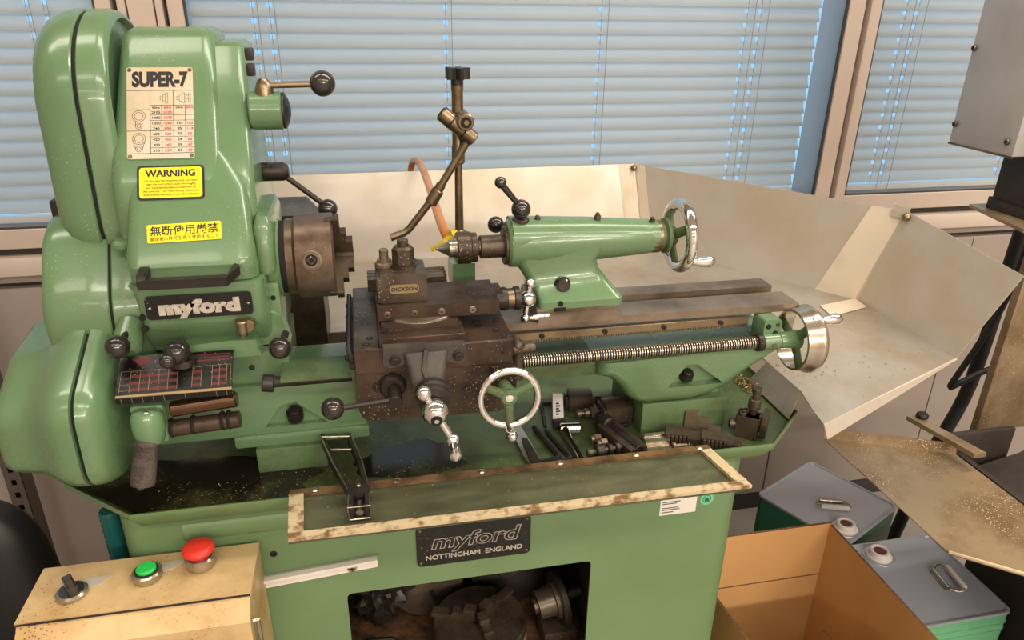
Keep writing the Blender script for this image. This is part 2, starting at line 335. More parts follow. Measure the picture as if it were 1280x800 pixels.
def blind(label, x0, x1, cords):
    t = thing('venetian_blind', label, 'blind', ((x0+x1)/2, YW+40, 946), 'closed blinds in the windows')
    yb = YW+42; pitch = 29.0; wd = 36.0; hw = 4.6
    xs = sorted({x0, x1} | {v for c in cords for v in (c-hw, c+hw)})
    m = bmesh.new(); nv = 9; tilt = math.radians(71)
    for k in range(38):
        zc = 984+k*pitch; pr = []
        for j in range(nv):
            u = (j/(nv-1)-.5)*wd; c = -2.6*(1-(2*u/wd)**2)
            # u runs from the room-side lower edge to the outer upper edge; camber towards the room
            y = yb + u*math.cos(tilt) - c*math.sin(tilt); z = zc + u*math.sin(tilt) + c*math.cos(tilt); pr.append((y, z))
        rows = [[m.verts.new((x, y, z)) for x in xs] for (y, z) in pr]
        for j in range(nv-1):
            for i in range(len(xs)-1):
                if j in (4, 5) and any(abs((xs[i]+xs[i+1])/2-c) < 1 for c in cords): continue
                m.faces.new((rows[j][i], rows[j][i+1], rows[j+1][i+1], rows[j+1][i]))
    bmesh.ops.solidify(m, geom=m.faces[:], thickness=.35)
    s = MB(); s.bm.free(); s.bm = m; s.build('slats', 'slat', t, smooth=60)
    MB().box(x0, x1, yb-9, yb+11, 948, 962, 3, 2).build('bottom_rail', 'slat', t)
    for c in cords:
        s = MB(); s.tube([(c+11, yb-15, 950), (c+11, yb-15, 2080)], .7, 6); s.tube([(c, yb-2, 950), (c, yb-2, 2080)], .6, 6); s.build('ladder_cord', 'cordm', t)
blind('white blind in the window at the left, behind the green belt guard', -1248, -411, (-880, -536, -506))
blind('wide white blind in the middle window behind the lathe', -250, 1104, (-134, -102, 246, 583, 924, 957))
blind('white blind in the window at the right, beside the grey machine panel', 1236, 2246, (1326, 1358, 1700, 2100))
# ================================================================ lathe stand: cabinet, chip tray, raising blocks
stand = thing('lathe_stand', 'green steel lathe stand with chip tray on top and dark open cupboard below', 'machine stand', (150, 20, 0))
CY = -105
b = MB()
out = rrect(-252, 542, CY, 160, 26, 5); inn = offset_poly(out, 3)
b.loft([[V((x, y, 0)) for x, y in out], [V((x, y, 826)) for x, y in out], [V((x, y, 826)) for x, y in inn], [V((x, y, 0)) for x, y in inn], [V((x, y, 0)) for x, y in out]], 0, False)
cab = b.build('cabinet', ['green_cab', 'cabin'], stand)
cutter = MB(); cutter.prism(rrect(-2, 328, 140, 673, 7, 3), 'y', CY-20, CY+20); cut(cab, cutter)
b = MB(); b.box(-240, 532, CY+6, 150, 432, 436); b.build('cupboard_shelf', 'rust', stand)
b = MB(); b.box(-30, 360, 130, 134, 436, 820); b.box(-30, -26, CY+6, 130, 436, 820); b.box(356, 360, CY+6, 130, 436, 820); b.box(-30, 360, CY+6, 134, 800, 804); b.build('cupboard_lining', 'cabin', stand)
b = MB(); b.prism([(CY-3, 792), (CY, 788), (CY, 812), (CY-3, 808)], 'x', -180, 480, 1, 1); b.build('stiffening_rib', 'green_cab', stand)
rim = [(-314, -55), (-223, -131), (559, -131), (635, -62), (635, 190), (559, 262), (-223, 262), (-314, 190)]
rg = lambda d, z: [V((x, y, z)) for x, y in offset_poly(rim, d)]
b = MB(); b.loft([rg(14, 826), rg(0, 846), rg(0, 853), rg(1.8, 853), rg(2.5, 846), rg(9, 839)], 0, True)
o_ = b.build('chip_tray', ['green_tray', 'green_cab'], stand)
for f in o_.data.polygons:          # painted outside of the lip
    c3 = f.center; f.material_index = 1 if (f.normal.z < .5 and (c3.x*f.normal.x+c3.y*f.normal.y) > 0) or f.normal.z < -.5 else 0
for x0, x1, h in ((-96, -12, 873), (403, 527, 885)):
    MB().box(x0, x1, -56, 66, 838.5, h, 3).build('raising_block', 'green_dirty', stand)
b = MB(); b.prism(rrect(90, 240, 703.5, 766, 6, 3), 'y', CY-2.2, CY, .5, 1); np_ = b.build('nameplate', 'plateb', stand)
FY = lambda x, z, y: Matrix.Translation((x, y, z)) @ Matrix.Rotation(math.pi/2, 4, 'X')
b = MB()
letters(b, [('myford', 165, 731, 22.5, .03, .22, 'CENTER', 0, .1, .5, 1.26), ('NOTTINGHAM  ENGLAND', 165, 713.5, 7.6, .03, 0, 'CENTER', 0, .15, 0, 1.02)], FY(0, 0, CY-2.3))
b.build('lettering', 'letter', np_)
b = MB()
for x, z in ((95, 709), (95, 761), (235, 709), (235, 761)): b.sph((x, CY-2.3, z), 2.2, 10, sq=(1, .5, 1))
b.build('rivets', 'brass', np_)
b = MB(); b.prism([(421, 736), (474, 736), (474, 764), (421, 764)], 'y', CY-.4, CY); st = b.build('asset_sticker', 'white', stand)
b = MB(); letters(b, [('ASSET', 424, 752, 3, 0, 0, 'LEFT', 0, .05, 0, 1), ('No. 000', 424, 746, 3, 0, 0, 'LEFT', 0, .05, 0, 1)][:0], FY(0, 0, CY-.4))
for z, w_ in ((757, 26), (754, 21), (747, 24), (744, 26), (740, 17)): b.box(424, 424+w_, CY-.6, CY-.35, z, z+1.3)
b.build('print', 'ink', st)
b = MB(); b.cyl((489, CY-.5, 755), (489, CY, 755), 10, n=32); st = b.build('round_sticker', 'mint', stand)
b = MB(); b.torus((489, CY-.5, 755), (0, 1, 0), 5.6, .5, 24, 4); b.box(486, 492, CY-.7, CY-.4, 751, 757); b.build('mark', 'can_green', st)
MB().cyl((-84, CY-.4, 753), (-84, CY+.5, 753), 4.5).build('screw_hole', 'dark', stand)
# things in the dark cupboard
def chuck_parts(t, c, d, R, H, jaws, m='chuck', key=True, up=None, hole=14, jl=None):
    """three-jaw chuck: back centre c, axis d"""
    c, d = V(c), V(d).normalized(); F = frame(c, d, up)
    b = MB(F); k = 2
    b.rev((0, 0, 0), (0, 0, 1), [(0, R*.86), (2, R*.9), (H*.18, R*.9), (H*.2, R-k), (H*.2+k, R), (H-k, R), (H, R-k), (H, hole+2), (H-14, hole)], 56)
    o = b.build('chuck_body', [m, 'dark'], t)
    for a in jaws:
        cs = MB(F @ Matrix.Rotation(math.radians(a), 4, 'Z')); cs.box(hole, R+20, -4.6, 4.6, H-9, H+9); cut(o, cs)
    for a in jaws:
        b = MB(F @ Matrix.Rotation(math.radians(a), 4, 'Z')); L_ = jl or R*.92
        b.box(hole, R+1, -4.2, 4.2, H-8.5, H+.5, .4, 1)
        b.prism([(hole-5, H), (hole-5, H+21), (hole+L_*.20, H+21), (hole+L_*.20, H+14), (hole+L_*.47, H+14), (hole+L_*.47, H+7.5), (R+3, H+7.5), (R+3, H)], 'y', -7, 7, .5, 1)
        b.build('jaw', 'steel_dark' if m == 'chuck' else m, t)
    if key:
        for a in jaws:
            b = MB(F); bb = math.radians(a+60); p = V((math.cos(bb), math.sin(bb), 0)); q = p*R+V((0, 0, H*.55))
            b.rev(q-p*1, p, [(0, 11.5), (1.6, 11.5), (2, 9.5), (1.2, 9), (1.2, 7)], 28); b.cyl(q-p*.2, q+p*.45, 6.8, n=24, mi=1); b.rev(q, p, [(.3, 5.4), (1.0, 5.2), (1.0, 3.6), (.4, 3.2)], 4, mi=2)
            b.build('key_socket', ['steel', 'dark', 'steel_dark'], t)
chk = thing('three_jaw_chuck', 'spare three jaw chuck lying face up in the cupboard, in front of the others', 'chuck', (190, -10, 436))
chuck_parts(chk, (186, -14, 436), (0, 0, 1), 72, 64, (40, 160, 280), 'steel_dark', up=(1, 0, 0), hole=11)
fp = thing('face_plate', 'dark round faceplate leaning at the back of the cupboard behind the spare chuck', 'faceplate', (140, 95, 436))
T = frame((112, 92, 500), (0, -1, .35))
b = MB(T); b.rev((0, 0, 0), (0, 0, 1), [(-10, 24), (0, 24), (0, 62), (10, 62), (11, 60), (11, 12)], 48); b.build('disc', 'steel_dark', fp)
b = MB(T)
for a in (0, 90, 180, 270): b.box(-4, 4, 20, 55, 10.5, 12, T=Matrix.Rotation(math.radians(a+20), 4, 'Z'))
b.build('slots', 'dark', fp)
fp2 = thing('face_plate', 'second dark round faceplate leaning at the back, to the right behind the spare chuck', 'faceplate', (250, 95, 436))
T = frame((250, 92, 502), (-.1, -1, .35)); b = MB(T); b.rev((0, 0, 0), (0, 0, 1), [(-10, 22), (0, 22), (0, 64), (9, 64), (10, 62), (10, 20), (14, 18), (14, 9)], 48); b.build('disc', 'blacksteel', fp2)
b = MB(T); b.box(-70, -2, -3, 3, 9.8, 11.5); b.box(30, 60, -3, 3, 9.8, 11.5); b.build('slots', 'dark', fp2)
ar = thing('chuck_backplate', 'dark flanged backplate with a short spindle at the right of the cupboard', 'backplate', (300, -5, 436))
b = MB(); b.rev((272, -10, 505), (1, .12, .12), [(0, 13), (6, 13), (6, 22), (32, 24), (33, 30), (40, 30)], 40); b.build('hub', 'steel_dark', ar)
b = MB(); b.rev((310, -5.4, 509.6), (1, .12, .12), [(0, 41), (2, 43), (10, 43), (12, 40)], 48); b.build('flange', 'blacksteel', ar)
b = MB(); b.cyl((321, -4, 511), (352, -.2, 515), 9, bev=1); b.build('spindle', 'blacksteel', ar)
b = MB(); b.box(286, 340, -34, 28, 436, 466.5, 2); b.box(284, 342, -38, 32, 436, 442, 1); tag(b.build('steel_block', 'steel_dark', None, None, (312, -4, 436)), 'dark steel block in the cupboard carrying the flanged backplate', 'steel block')
lid = thing('steel_dish', 'grey rounded steel dish standing on edge at the left of the cupboard', 'dish', (30, -40, 436))
b = MB(frame((34, -40, 474), (-.25, -1, .5), (1, 0, 0))); b.prism(rrect(-28, 28, -34, 34, 10, 3), 'z', 0, 8, 2); b.build('shell', 'blacksteel', lid)
bag = thing('plastic_bag', 'crumpled clear plastic bag at the back left of the cupboard', 'bag', (62, 70, 436))
b = MB()
t = bmesh.new(); bmesh.ops.create_icosphere(t, subdivisions=4, radius=1)
for v in t.verts:
    n_ = noise.noise(v.co*2.4)*.5+noise.noise(v.co*6)*.3; v.co = V((36, 70, 498)) + V((v.co.x*34, v.co.y*26, v.co.z*52))*(1+n_)
b._in(t, 0); b.build('film', 'blacksteel', bag, smooth=20)
# ================================================================ clear flap over the tray front
flap = thing('clear_flap', 'clear acrylic flap with a paint-flaked cream edge, hinged to the front of the chip tray', 'flap', (205, -175, 850))
# four corners: back left, back right, front right, front left
fz = lambda t: 856+7*t
q = [(-52, -127, 856), (464, -127, 856), (474, -224, 863), (-46, -220, 863)]
def lerp(a, b_, t): return V(a)*(1-t)+V(b_)*t
def qp(u, v): return lerp(lerp(q[0], q[1], u), lerp(q[3], q[2], u), v)
b = MB(); b.quad([qp(0, 0), qp(0, 1), qp(1, 1), qp(1, 0)], 3); b.build('clear_sheet', 'perspex', flap)
def strip(u0, v0, u1, v1, nm, mt):
    b = MB(); P = [qp(u0, v0), qp(u0, v1), qp(u1, v1), qp(u1, v0)]
    b.loft([[p+V((0, 0, .3)) for p in P], [p+V((0, 0, 4.6)) for p in P]], 0, True, .8, 1); return b.build(nm, mt, flap)
strip(0, 0, 1, .11, 'hinge_edge', 'woodrust'); strip(0, .885, 1, 1.01, 'front_edge', 'wood'); strip(-.001, .1, .03, .9, 'side_edge', 'wood'); strip(.974, .0, 1.001, .9, 'side_edge', 'wood')
for u in (.055, .235, .43, .62, .81, .975):
    b = MB(); p = qp(u, .055)+V((0, 0, 4)); b.rev(p, (0, 0, 1), [(0, 5), (1.2, 4.6), (2.6, 2)], 14); b.build('screw', 'steel_bright', flap)
# ================================================================ the lathe
lathe = thing('metal_lathe', 'green metal turning lathe with brown saddle and chrome handwheels, standing on the chip tray', 'lathe', (150, 8, 872))
AY, AZ = 8, 1097                       # spindle axis
# --- bed
b = MB()
b.prism([(-41, 1001), (-41, 1011), (4, 1011), (4, 1001)], 'x', 36, 620, .8, 1, 1); b.prism([(26, 1001), (26, 1011), (57, 1011), (57, 1001)], 'x', 40, 618, .8, 1, 1)
b.box(32, 606, -22, -4, 930, 1001, mi=2); b.box(32, 606, 32, 50, 930, 1001)
b.box(-225, 40, -46, 60, 886, 956, 4); b.prism([(-225, 956), (-46, 956), (-46, 1003), (-225, 1003)], 'y', -38, 60, 2)
b.box(-46, 36, -36, 60, 956, 994, 3); b.box(38, 560, -46, 56, 930, 956, 5, mi=2)
foot = [(336, 956), (336, 934), (352, 930), (366, 918), (378, 900), (392, 890), (410, 887), (470, 887), (500, 893), (528, 910), (556, 930), (592, 952), (600, 962), (560, 962)]
b.loft([[V((x, y, z)) for x, z in [(p[0], max(p[1], q[1]) if q[1] > 950 else p[1]) for p, q in zip(offset_poly(foot, d), foot)]] for y, d in ((-64, 15), (-63.4, 11), (-61.5, 7), (-58, 3.2), (-53, .9), (-47, .05), (60, .05))], 0)
b.prism([(403, 884), (403, 890), (520, 890), (520, 884)], 'y', -40, 50, 1)
b.box(-120, 42, -50, 60, 872.5, 890, 4)
bed = b.build('bed', ['green', 'steel', 'green_dirty'], lathe)
c_ = MB(); c_.prism([(432, 912), (456, 944), (470, 944), (512, 912)], 'y', -80, -52, 3, 2); cut(bed, c_)
c_ = MB(); c_.prism([(-82, 898), (-62, 926), (-44, 930), (-8, 898)], 'y', -80, -38, 3, 2); cut(bed, c_)
b = MB(); screw(b, (462, -56, 926), (0, -.25, 1), 7, 0, 0); b.cyl((462, -52, 918), (462, -54, 926), 9.5); b.build('foot_bolt', 'blacksteel', bed)
b = MB(); b.cyl((-46, -42, 906), (-46, -46, 916), 10); b.hexa((-46, -45, 913), (-46, -48, 921), 8); b.build('foot_bolt', 'blacksteel', bed)
b = MB(); b.prism([(-80, 975), (-31, 975), (-31, 980), (-80, 980)], 'x', -53, 30, .8, 1); b.box(-50, 30, -44, -31, 956, 976); b.build('rack_guard', 'green_dirty', bed)
b = MB(); b.box(215, 545, -47, -40, 989, 999, .4, 1)
x = 216.0
while x < 544: b.prism([(x, 989.2), (x+.6, 985.6), (x+1.8, 985.6), (x+2.4, 989.2)], 'y', -47, -42); x += 3.3
rk = b.build('rack', 'brass', lathe)
for x in (262, 345, 425, 505):
    b = MB(); screw(b, (x, -47, 994), (0, -1, 0), 3.4); b.build('screw', ['blacksteel', 'dark'], rk)
b = MB(); b.cyl((-70, -66, 970), (550, -66, 970), 6.6); ls_ = b.build('leadscrew', 'blacksteel', lathe)
b = MB(); x = 234
while x < 548: b.rev((x, -66, 970), (1, 0, 0), [(0, 6.4), (.55, 8.3), (1.5, 8.3), (2.05, 6.4)], 20); x += 3.4
b.build('thread', 'steel_bright', ls_)
b = MB(); b.cyl((549, -66, 970), (558, -66, 970), 12, bev=1, n=28); b.sph((553, -75, 977), 2, 8); b.build('leadscrew_collar', 'blacksteel', lathe)
b = MB(); b.prism(rrect(559, 584, 962, 1000, 4, 3), 'y', -64, -34, 2); b.cyl((558, -66, 970), (580, -66, 970), 11, n=28); b.cyl((581, -66, 970), (612, -66, 970), 11, 13, n=28, bev=1)
br = b.build('leadscrew_bracket', 'green', lathe)
for (x, z, m_) in ((565, 991, 0), (578, 993, 1), (563, 979, 1), (576, 981, 0)):
    b = MB(); b.cyl((x, -65.5, z), (x, -62, z), 3.4 if m_ == 0 else 2.6); b.cyl((x, -65.8, z), (x, -65, z), 1.8, n=6, mi=1); b.build('screw', ['dark' if m_ == 0 else 'brass', 'blacksteel'], br)
b = MB(); b.cyl((570, -78, 969), (570, -72, 969), 3.2, 4); b.build('oil_nipple', 'brass', br)
def handwheel(name, c, d, R, rr, hub, spokes, rimsec, handle, parent, m=('chrome', 'green', 'chrome'), hub_len=22, a0=90, dish=6, hr=11):
    """c rim centre, d outward axis; rim section (t, r) relative; handle = (angle, length)"""
    F = frame(c, d, (0, 0, 1)); b = MB(F)
    b.rev((0, 0, 0), (0, 0, 1), rimsec or [(rr*math.sin(2*math.pi*j/14), R+rr*math.cos(2*math.pi*j/14)) for j in range(14)], 64, 0, True)
    b.rev((0, 0, -hub_len), (0, 0, 1), [(0, hub*.8), (hub_len*.5, hub), (hub_len+3-dish, hub), (hub_len+5-dish, hub-2)], 28, 1)
    for k in range(spokes):
        a = math.radians(a0+360*k/spokes); e = V((math.cos(a), math.sin(a), 0)); n_ = V((-e.y, e.x, 0))
        rs = []
        for t_ in (hub*.6, hub+ (R-hub)*.35, R-rr*.6):
            wd = (8.5 if t_ > hub else 10)*R/44; th = 5*R/44
            p = e*t_ + V((0, 0, -dish*(1-(t_-hub*.6)/(R-hub*.6))))
            rs.append([p+n_*wd*.8*math.cos(q_)+V((0, 0, th*math.sin(q_))) for q_ in [2*math.pi*j/12 for j in range(12)]])
        b.loft(rs, 1)
    a = math.radians(handle[0]); p = V((math.cos(a), math.sin(a), 0))*(R-1); L_ = handle[1]
    tl = V(handle[2]) if len(handle) > 2 else V((0, 0, 1))
    b.rev(p, tl, [(0, 4), (L_*.18, 3), (L_*.22, 3.6), (L_*.5, hr*.62), (L_*.78, hr*.72), (L_*.92, hr*.5), (L_, 1)], 20, 2)
    b.rev((0, 0, -dish+2), (0, 0, 1), [(0, hub*.45), (3, hub*.45), (3.2, hub*.3)], 16, 2)
    return b.build(name, list(m), parent)
handwheel('leadscrew_handwheel', (612, -66, 970), (1, 0, 0), 42, 6, 12, 3, [(-12, 38), (-11.4, 41), (3, 43), (6, 45.6), (11, 46.2), (15, 44), (16, 41), (13, 38)], (30, 44), lathe, ('steel_bright', 'green_dirty', 'chrome'), 14, 40)
# --- headstock casting
b = MB()
b.loft([[V((x, y, z)) for x, y in rrect(x0, x1, y0, y1, 10, 4)] for (z, x0, x1, y0, y1) in ((1012, -192, -58, -46, 70), (1034, -192, -58, -62, 72), (1048, -188, -58, -74, 72), (1058, -186, -58, -79, 72), (1094, -190, -58, -80, 74), (1100, -194, -58, -80, 74))], 0, True)
b.cyl((-60, AY, AZ), (-44, AY, AZ), 48, n=56, bev=3); b.box(-66, -46, -44, 60, 1012, 1084, 5)
b.prism([(-84, 1040), (-58, 1052), (-46, 1044), (-40, 1012), (-92, 1012)], 'y', -52, -30, 4, 3)
b.cyl((-44, AY, AZ), (-39, AY, AZ), 43, n=48, mi=1)
hs = b.build('headstock', ['green', 'dark'], lathe)
for (x, z) in ((-187, 1066), (-187, 1052)):
    MB().cyl((x+3, -79.5, z), (x+3, -74, z), 3.4).build('plug', 'dark', hs)
MB().cyl((-54, -44.4, 1066), (-54, -40, 1066), 3).build('plug', 'dark', hs)
b = MB(); T = Matrix.Identity(4)
b.prism(rrect(-178, -71, 1064, 1090, 4, 3), 'y', -83, -79, .6, 1); npl = b.build('badge', 'plateb', lathe)
b = MB(); letters(b, [('myford', -124.5, 1070.3, 14.2, .10, 0, 'CENTER', 0, .5, 0, 1.42)], FY(0, 0, -83)); b.build('lettering', 'letter', npl)
for x in (-174, -75):
    b = MB(); b.sph((x, -83, 1077), 1.6, 8, sq=(1, .5, 1)); b.build('rivet', 'steel_bright', npl)
b = MB(); b.cyl((-84, -88, 1044), (-84, -88, 1058), 6, bev=1); b.cyl((-84, -88, 1058), (-84, -88, 1060), 7.5, 6.5); b.cyl((-78, -90, 1052), (-78, -74, 1052), 7.5, bev=1); b.build('oil_cup', 'brass', hs)
# --- belt cover (tall box over the headstock)
b = MB()
def sec(z, x0, x1, y0, y1, r): return [V((x, y, z)) for x, y in rrect(x0, x1, y0, y1, r, 5)]
ym = lambda z: -80+.7*(z-1118)        # the sloping face
b.loft([sec(1346, -186, -108, 92, 150, 10), sec(1343, -192, -101, 84, 155, 13), sec(1337, -196, -97, ym(1337), 158, 14), sec(1300, -199, -96, ym(1300), 160, 14), sec(1220, -206, -95, ym(1220), 160, 14), sec(1200, -207, -95, -22, 160, 14), sec(1185, -207, -90, -28, 160, 15), sec(1160, -207, -80, -31, 160, 15), sec(1112, -206, -76, -32, 160, 15)])
b.loft([sec(1332, -120, -72, ym(1332)+14, 150, 8), sec(1327, -120, -66, ym(1327)+9, 150, 9), sec(1220, -120, -64, ym(1220)+8, 150, 10), sec(1180, -120, -62, -24, 150, 10), sec(1100, -120, -60, -30, 150, 10)])
b.loft([sec(1236, -180, -104, 8, 60, 6), sec(1215, -186, -84, -8, 60, 12), sec(1200, -189, -74, -21, 60, 14), sec(1190, -190, -70, ym(1190), 60, 15), sec(1150, -192, -66, ym(1150), 60, 16), sec(1126, -193, -64, ym(1126), 60, 16), sec(1120, -193, -64, -77.6, 60, 16), sec(1112, -193, -63, -75.5, 60, 16), sec(1101, -193, -63, -74, 60, 16)])
b.cyl((-206, -20, 1124), (-206, -20, 1136), 12, n=24, bev=4)
b.loft([sec(1160, -62, -50, -40, 60, 4), sec(1150, -66, -46, -50, 70, 9), sec(1104, -66, -46, -58, 70, 9), sec(1098, -64, -48, -56, 70, 8)])
cov = b.build('belt_cover', 'green', lathe)
b = MB(); b.tube([(-174, -72, 1118), (-174, -92, 1114), (-172, -97, 1111)], 5.2, 4); b.prism([(-177, -99), (-90, -101), (-90, -92), (-177, -90)], 'z', 1104, 1114, 1.2, 1); b.loft([[V((-90, -101, 1104)), V((-90, -92, 1104)), V((-90, -92, 1114)), V((-90, -101, 1114))], [V((-78, -86, 1111)), V((-84, -76, 1111)), V((-84, -76, 1121)), V((-78, -86, 1121))]], 0, True, .8, 1)
b.loft([[V((-177, -99, 1104)), V((-168, -99, 1104)), V((-168, -99, 1114)), V((-177, -99, 1114))], [V((-177, -76, 1112)), V((-168, -76, 1112)), V((-168, -76, 1122)), V((-177, -76, 1122))]], 0, True, .8, 1)
b.build('cover_handle', 'blacksteel', cov)
# plates on the sloping face: frame with x right, y up the slope
def slope_frame(p0, p1):
    """origin at p0, y towards p1 (both on the face), x to the right"""
    y = (V(p1)-V(p0)).normalized(); x = V((1, 0, 0)); z = x.cross(y); m = Matrix((x, y, z)).transposed().to_4x4(); m.translation = V(p0); return m
PS = lambda x, z: slope_frame((x, ym(z), z), (x, ym(z+50), z+50))
T = PS(-154.5, 1218.3)
b = MB(T); b.prism(rrect(-33.5, 34, 1, 107.5, 2.5, 3), 'z', -.4, 1.2, .3, 1); pl = b.build('speed_plate', 'platew', lathe)
b = MB(T); Z = 1.25
letters(b, [('SUPER-7', 0, 85.2, 17, .07, 0, 'CENTER', 0, .08, 0, .66)], T @ Matrix.Translation((0, 0, Z)))
x0, x1 = -33, 33.6
def ln(xa, ya, xb, yb, wd=.5): b.box(min(xa, xb)-wd/2, max(xa, xb)+wd/2, min(ya, yb)-wd/2, max(ya, yb)+wd/2, Z-.1, Z+.06)
ln(x0, 80, x1, 80); ln(x0, 57.5, -10, 57.5); ln(-10, 62.5, x1, 62.5); ln(x0, 33, x1, 33); ln(x0, 7, x1, 7)
ln(-10, 7, -10, 80); ln(13.5, 7, 13.5, 80); ln(1.5, 7, 1.5, 62.5); ln(25.5, 7, 25.5, 62.5)
rows = [('2105', '2525', '', ''), ('1480', '1775', '', ''), ('1050', '1260', '135', '162'), ('740', '890', '95', '114'), ('600', '720', '77', '92'), ('420', '505', '54', '65'), ('300', '360', '39', '47'), ('210', '250', '27', '32')]
cx = (-4.2, 7.6, 19.5, 29.8)
tl_ = [(s_, x_, 58.6, 2.4, .02, 0, 'CENTER', i % 2, .05, 0, 1.1) for i, (s_, x_) in enumerate(zip(('50Hz', '60Hz', '50Hz', '60Hz'), cx))]
for k, rw in enumerate(rows):
    y_ = 57.5-6.3*(k+1)
    if k != 3: ln(-10, y_, x1, y_, .4)
    for i, (s_, x_) in enumerate(zip(rw, cx)):
        if s_: tl_.append((s_, x_, y_+1.7, 2.9, .02, 0, 'CENTER', i % 2, .05, 0, 1.15))
letters(b, tl_, T @ Matrix.Translation((0, 0, Z)))
for yc, up in ((46, 1), (20, 0)):      # belt diagrams
    for (yy, r_) in ((yc+4, 6.5), (yc+4, 4.4), (yc-7.5, 3.4), (yc-7.5, 1.9)): b.torus((-21.5, yy, Z), (0, 0, 1), r_, .22, 28, 4)
    for s_ in (-1, 1):
        p0, p1 = V((-21.5+s_*(3.2 if up else 6.3), yc+(-2 if up else 3), Z)), V((-21.5+s_*3.3, yc-8, Z)); b.cyl(p0, p1, .25, n=5)
for (ox, n_) in ((3, 3), (20, 3)):      # cone pulley diagrams
    for i in range(n_):
        hh = 2.2+2.0*i; b.box(ox-3+i*2.6, ox-2.7+i*2.6, 71-hh, 71+hh, Z-.1, Z+.06); b.box(ox-3+i*2.6, ox-.4+i*2.6, 71+hh-.3, 71+hh, Z-.1, Z+.06); b.box(ox-3+i*2.6, ox-.4+i*2.6, 71-hh, 71-hh+.3, Z-.1, Z+.06)
    b.box(ox+4.8, ox+5.1, 64.8, 77.2, Z-.1, Z+.06)
for yy in (66, 70, 74): b.box(26, 31, yy, yy+.3, Z-.1, Z+.06)
for xx in (26, 29, 31): b.box(xx, xx+.3, 65, 77, Z-.1, Z+.06)
b.build('printing', ['ink', 'redink'], pl)
for x_, y_ in ((-30.5, 4), (31, 4), (-30.5, 104.5), (31, 104.5)):
    b = MB(T); b.rev((x_, y_, 1.2), (0, 0, 1), [(0, 2.3), (.8, 1.8)], 12); b.build('screw', 'steel', pl)
T = PS(-145, 1179)
b = MB(T); b.prism(rrect(-33.5, 33.5, 2.5, 41, 4, 3), 'z', .1, .9, .1, 1); b.prism(rrect(-31.3, 31.3, 4.7, 38.8, 3, 3), 'z', .9, 1.0, 0, 1, 1); ws = b.build('warning_sticker', ['ink', 'yellow'], lathe)
b = MB(T)
letters(b, [('WARNING', 0, 28.6, 7.6, .05, 0, 'CENTER', 0, .05, 0, .98)] + [(s_, 0, 22.8-3.9*i, 2.5, .012, 0, 'CENTER', 0, .04, 0, .96) for i, s_ in enumerate(('Do not use this machine until you have', 'read the instruction book thoroughly', 'and have familiarised yourself with all', 'the controls. You must strictly follow the', 'instructions warning on spindle rotation.'))], T @ Matrix.Translation((0, 0, 1.05)))
b.build('printing', 'ink', ws)
T = PS(-131.5, 1141.2) @ Matrix.Rotation(math.radians(1.4), 4, 'Z')
b = MB(T); b.prism(rrect(-37.5, 36, 2, 22, 1.8, 3), 'z', .3, .9, .1, 1); js = b.build('yellow_sticker', 'yellow', lathe)
b = MB(T); letters(b, [('無断使用厳禁', -.75, 10.6, 8.2, .02, 0, 'CENTER', 0, .05, 0, 1.0), ('管理者の許可を得て使用すること', -.75, 4.2, 3.5, .005, 0, 'CENTER', 0, .05, 0, .95)], T @ Matrix.Translation((0, 0, .92))); b.build('printing', 'ink', js)
# --- levers on the headstock
b = MB(); b.cyl((-64, 40, 1261), (-28, 40, 1261), 21, n=40, bev=2); b.build('lever_boss', 'green', cov)
b = MB(); b.rev((-28, 40, 1261), (1, 0, 0), [(0, 20.5), (2, 20), (6, 13), (8, 5)], 32); b.build('boss_cap', 'black', cov)
b = MB(); b.rev((-46, 38, 1272), (0, 0, 1), [(0, 11), (12, 10.5), (20, 8), (24, 4)], 24); b.cyl((-44, 36, 1289), (8, 36, 1290), 3.6); b.sph((18, 36, 1290.5), 14.4, 28, 1)
b.build('clutch_lever', ['brass', 'blackp'], cov)
b = MB(); b.cyl((-64, 64, 1192), (-54, 64, 1192), 6, bev=1); b.rev((-62, 66, 1186), (1, 0, 0), [(0, 10), (1, 11), (24, 11), (30, 7)], 24); b.cyl((-36, 64, 1180), (4, 62, 1146), 3.4); b.sph((10, 62, 1139), 12, 24, 1)
b.build('back_gear_lever', ['blacksteel', 'blackp'], cov)
for z, y in ((1322, 34), (1306, 30)):
    b = MB(); b.box(-62, -53, y, y+12, z-7, z+6, 2); b.build('catch', 'black', cov)
# --- belt guard: two oval shells with a dark joint
b = MB(); Hh = hull2([(105, 1262, 103), (58, 1148, 66)], 44)
def oring(x, d): return [V((x, y, z)) for y, z in (offset_poly(Hh, d) if d else Hh)]
def inset_to(pts, f, c=(98, 1248)): return [V((pts[0].x, c[0]+(p.y-c[0])*f, c[1]+(p.z-c[1])*f)) for p in pts]
R0 = lambda x, f: inset_to(oring(x, 0), f)
b.loft([R0(-283, .25), R0(-282, .5), R0(-279, .70), R0(-273, .85), R0(-264, .935), R0(-253, .98), R0(-243, .998), R0(-233, 1), R0(-231.5, .985), R0(-231.5, .7)], 0, True)
bgd = b.build('belt_guard', 'green', lathe)
b = MB(); b.loft([R0(-232, .975), R0(-227, .975)]); b.build('guard_joint', 'dark', bgd)
b = MB(); b.loft([R0(-227.5, .7), R0(-227.5, .985), R0(-226, 1), R0(-210, 1), R0(-203, .985), R0(-199, .955), R0(-198, .92), R0(-205, .89), R0(-206, .3)], 0, True); b.build('guard_back_shell', 'green', bgd)
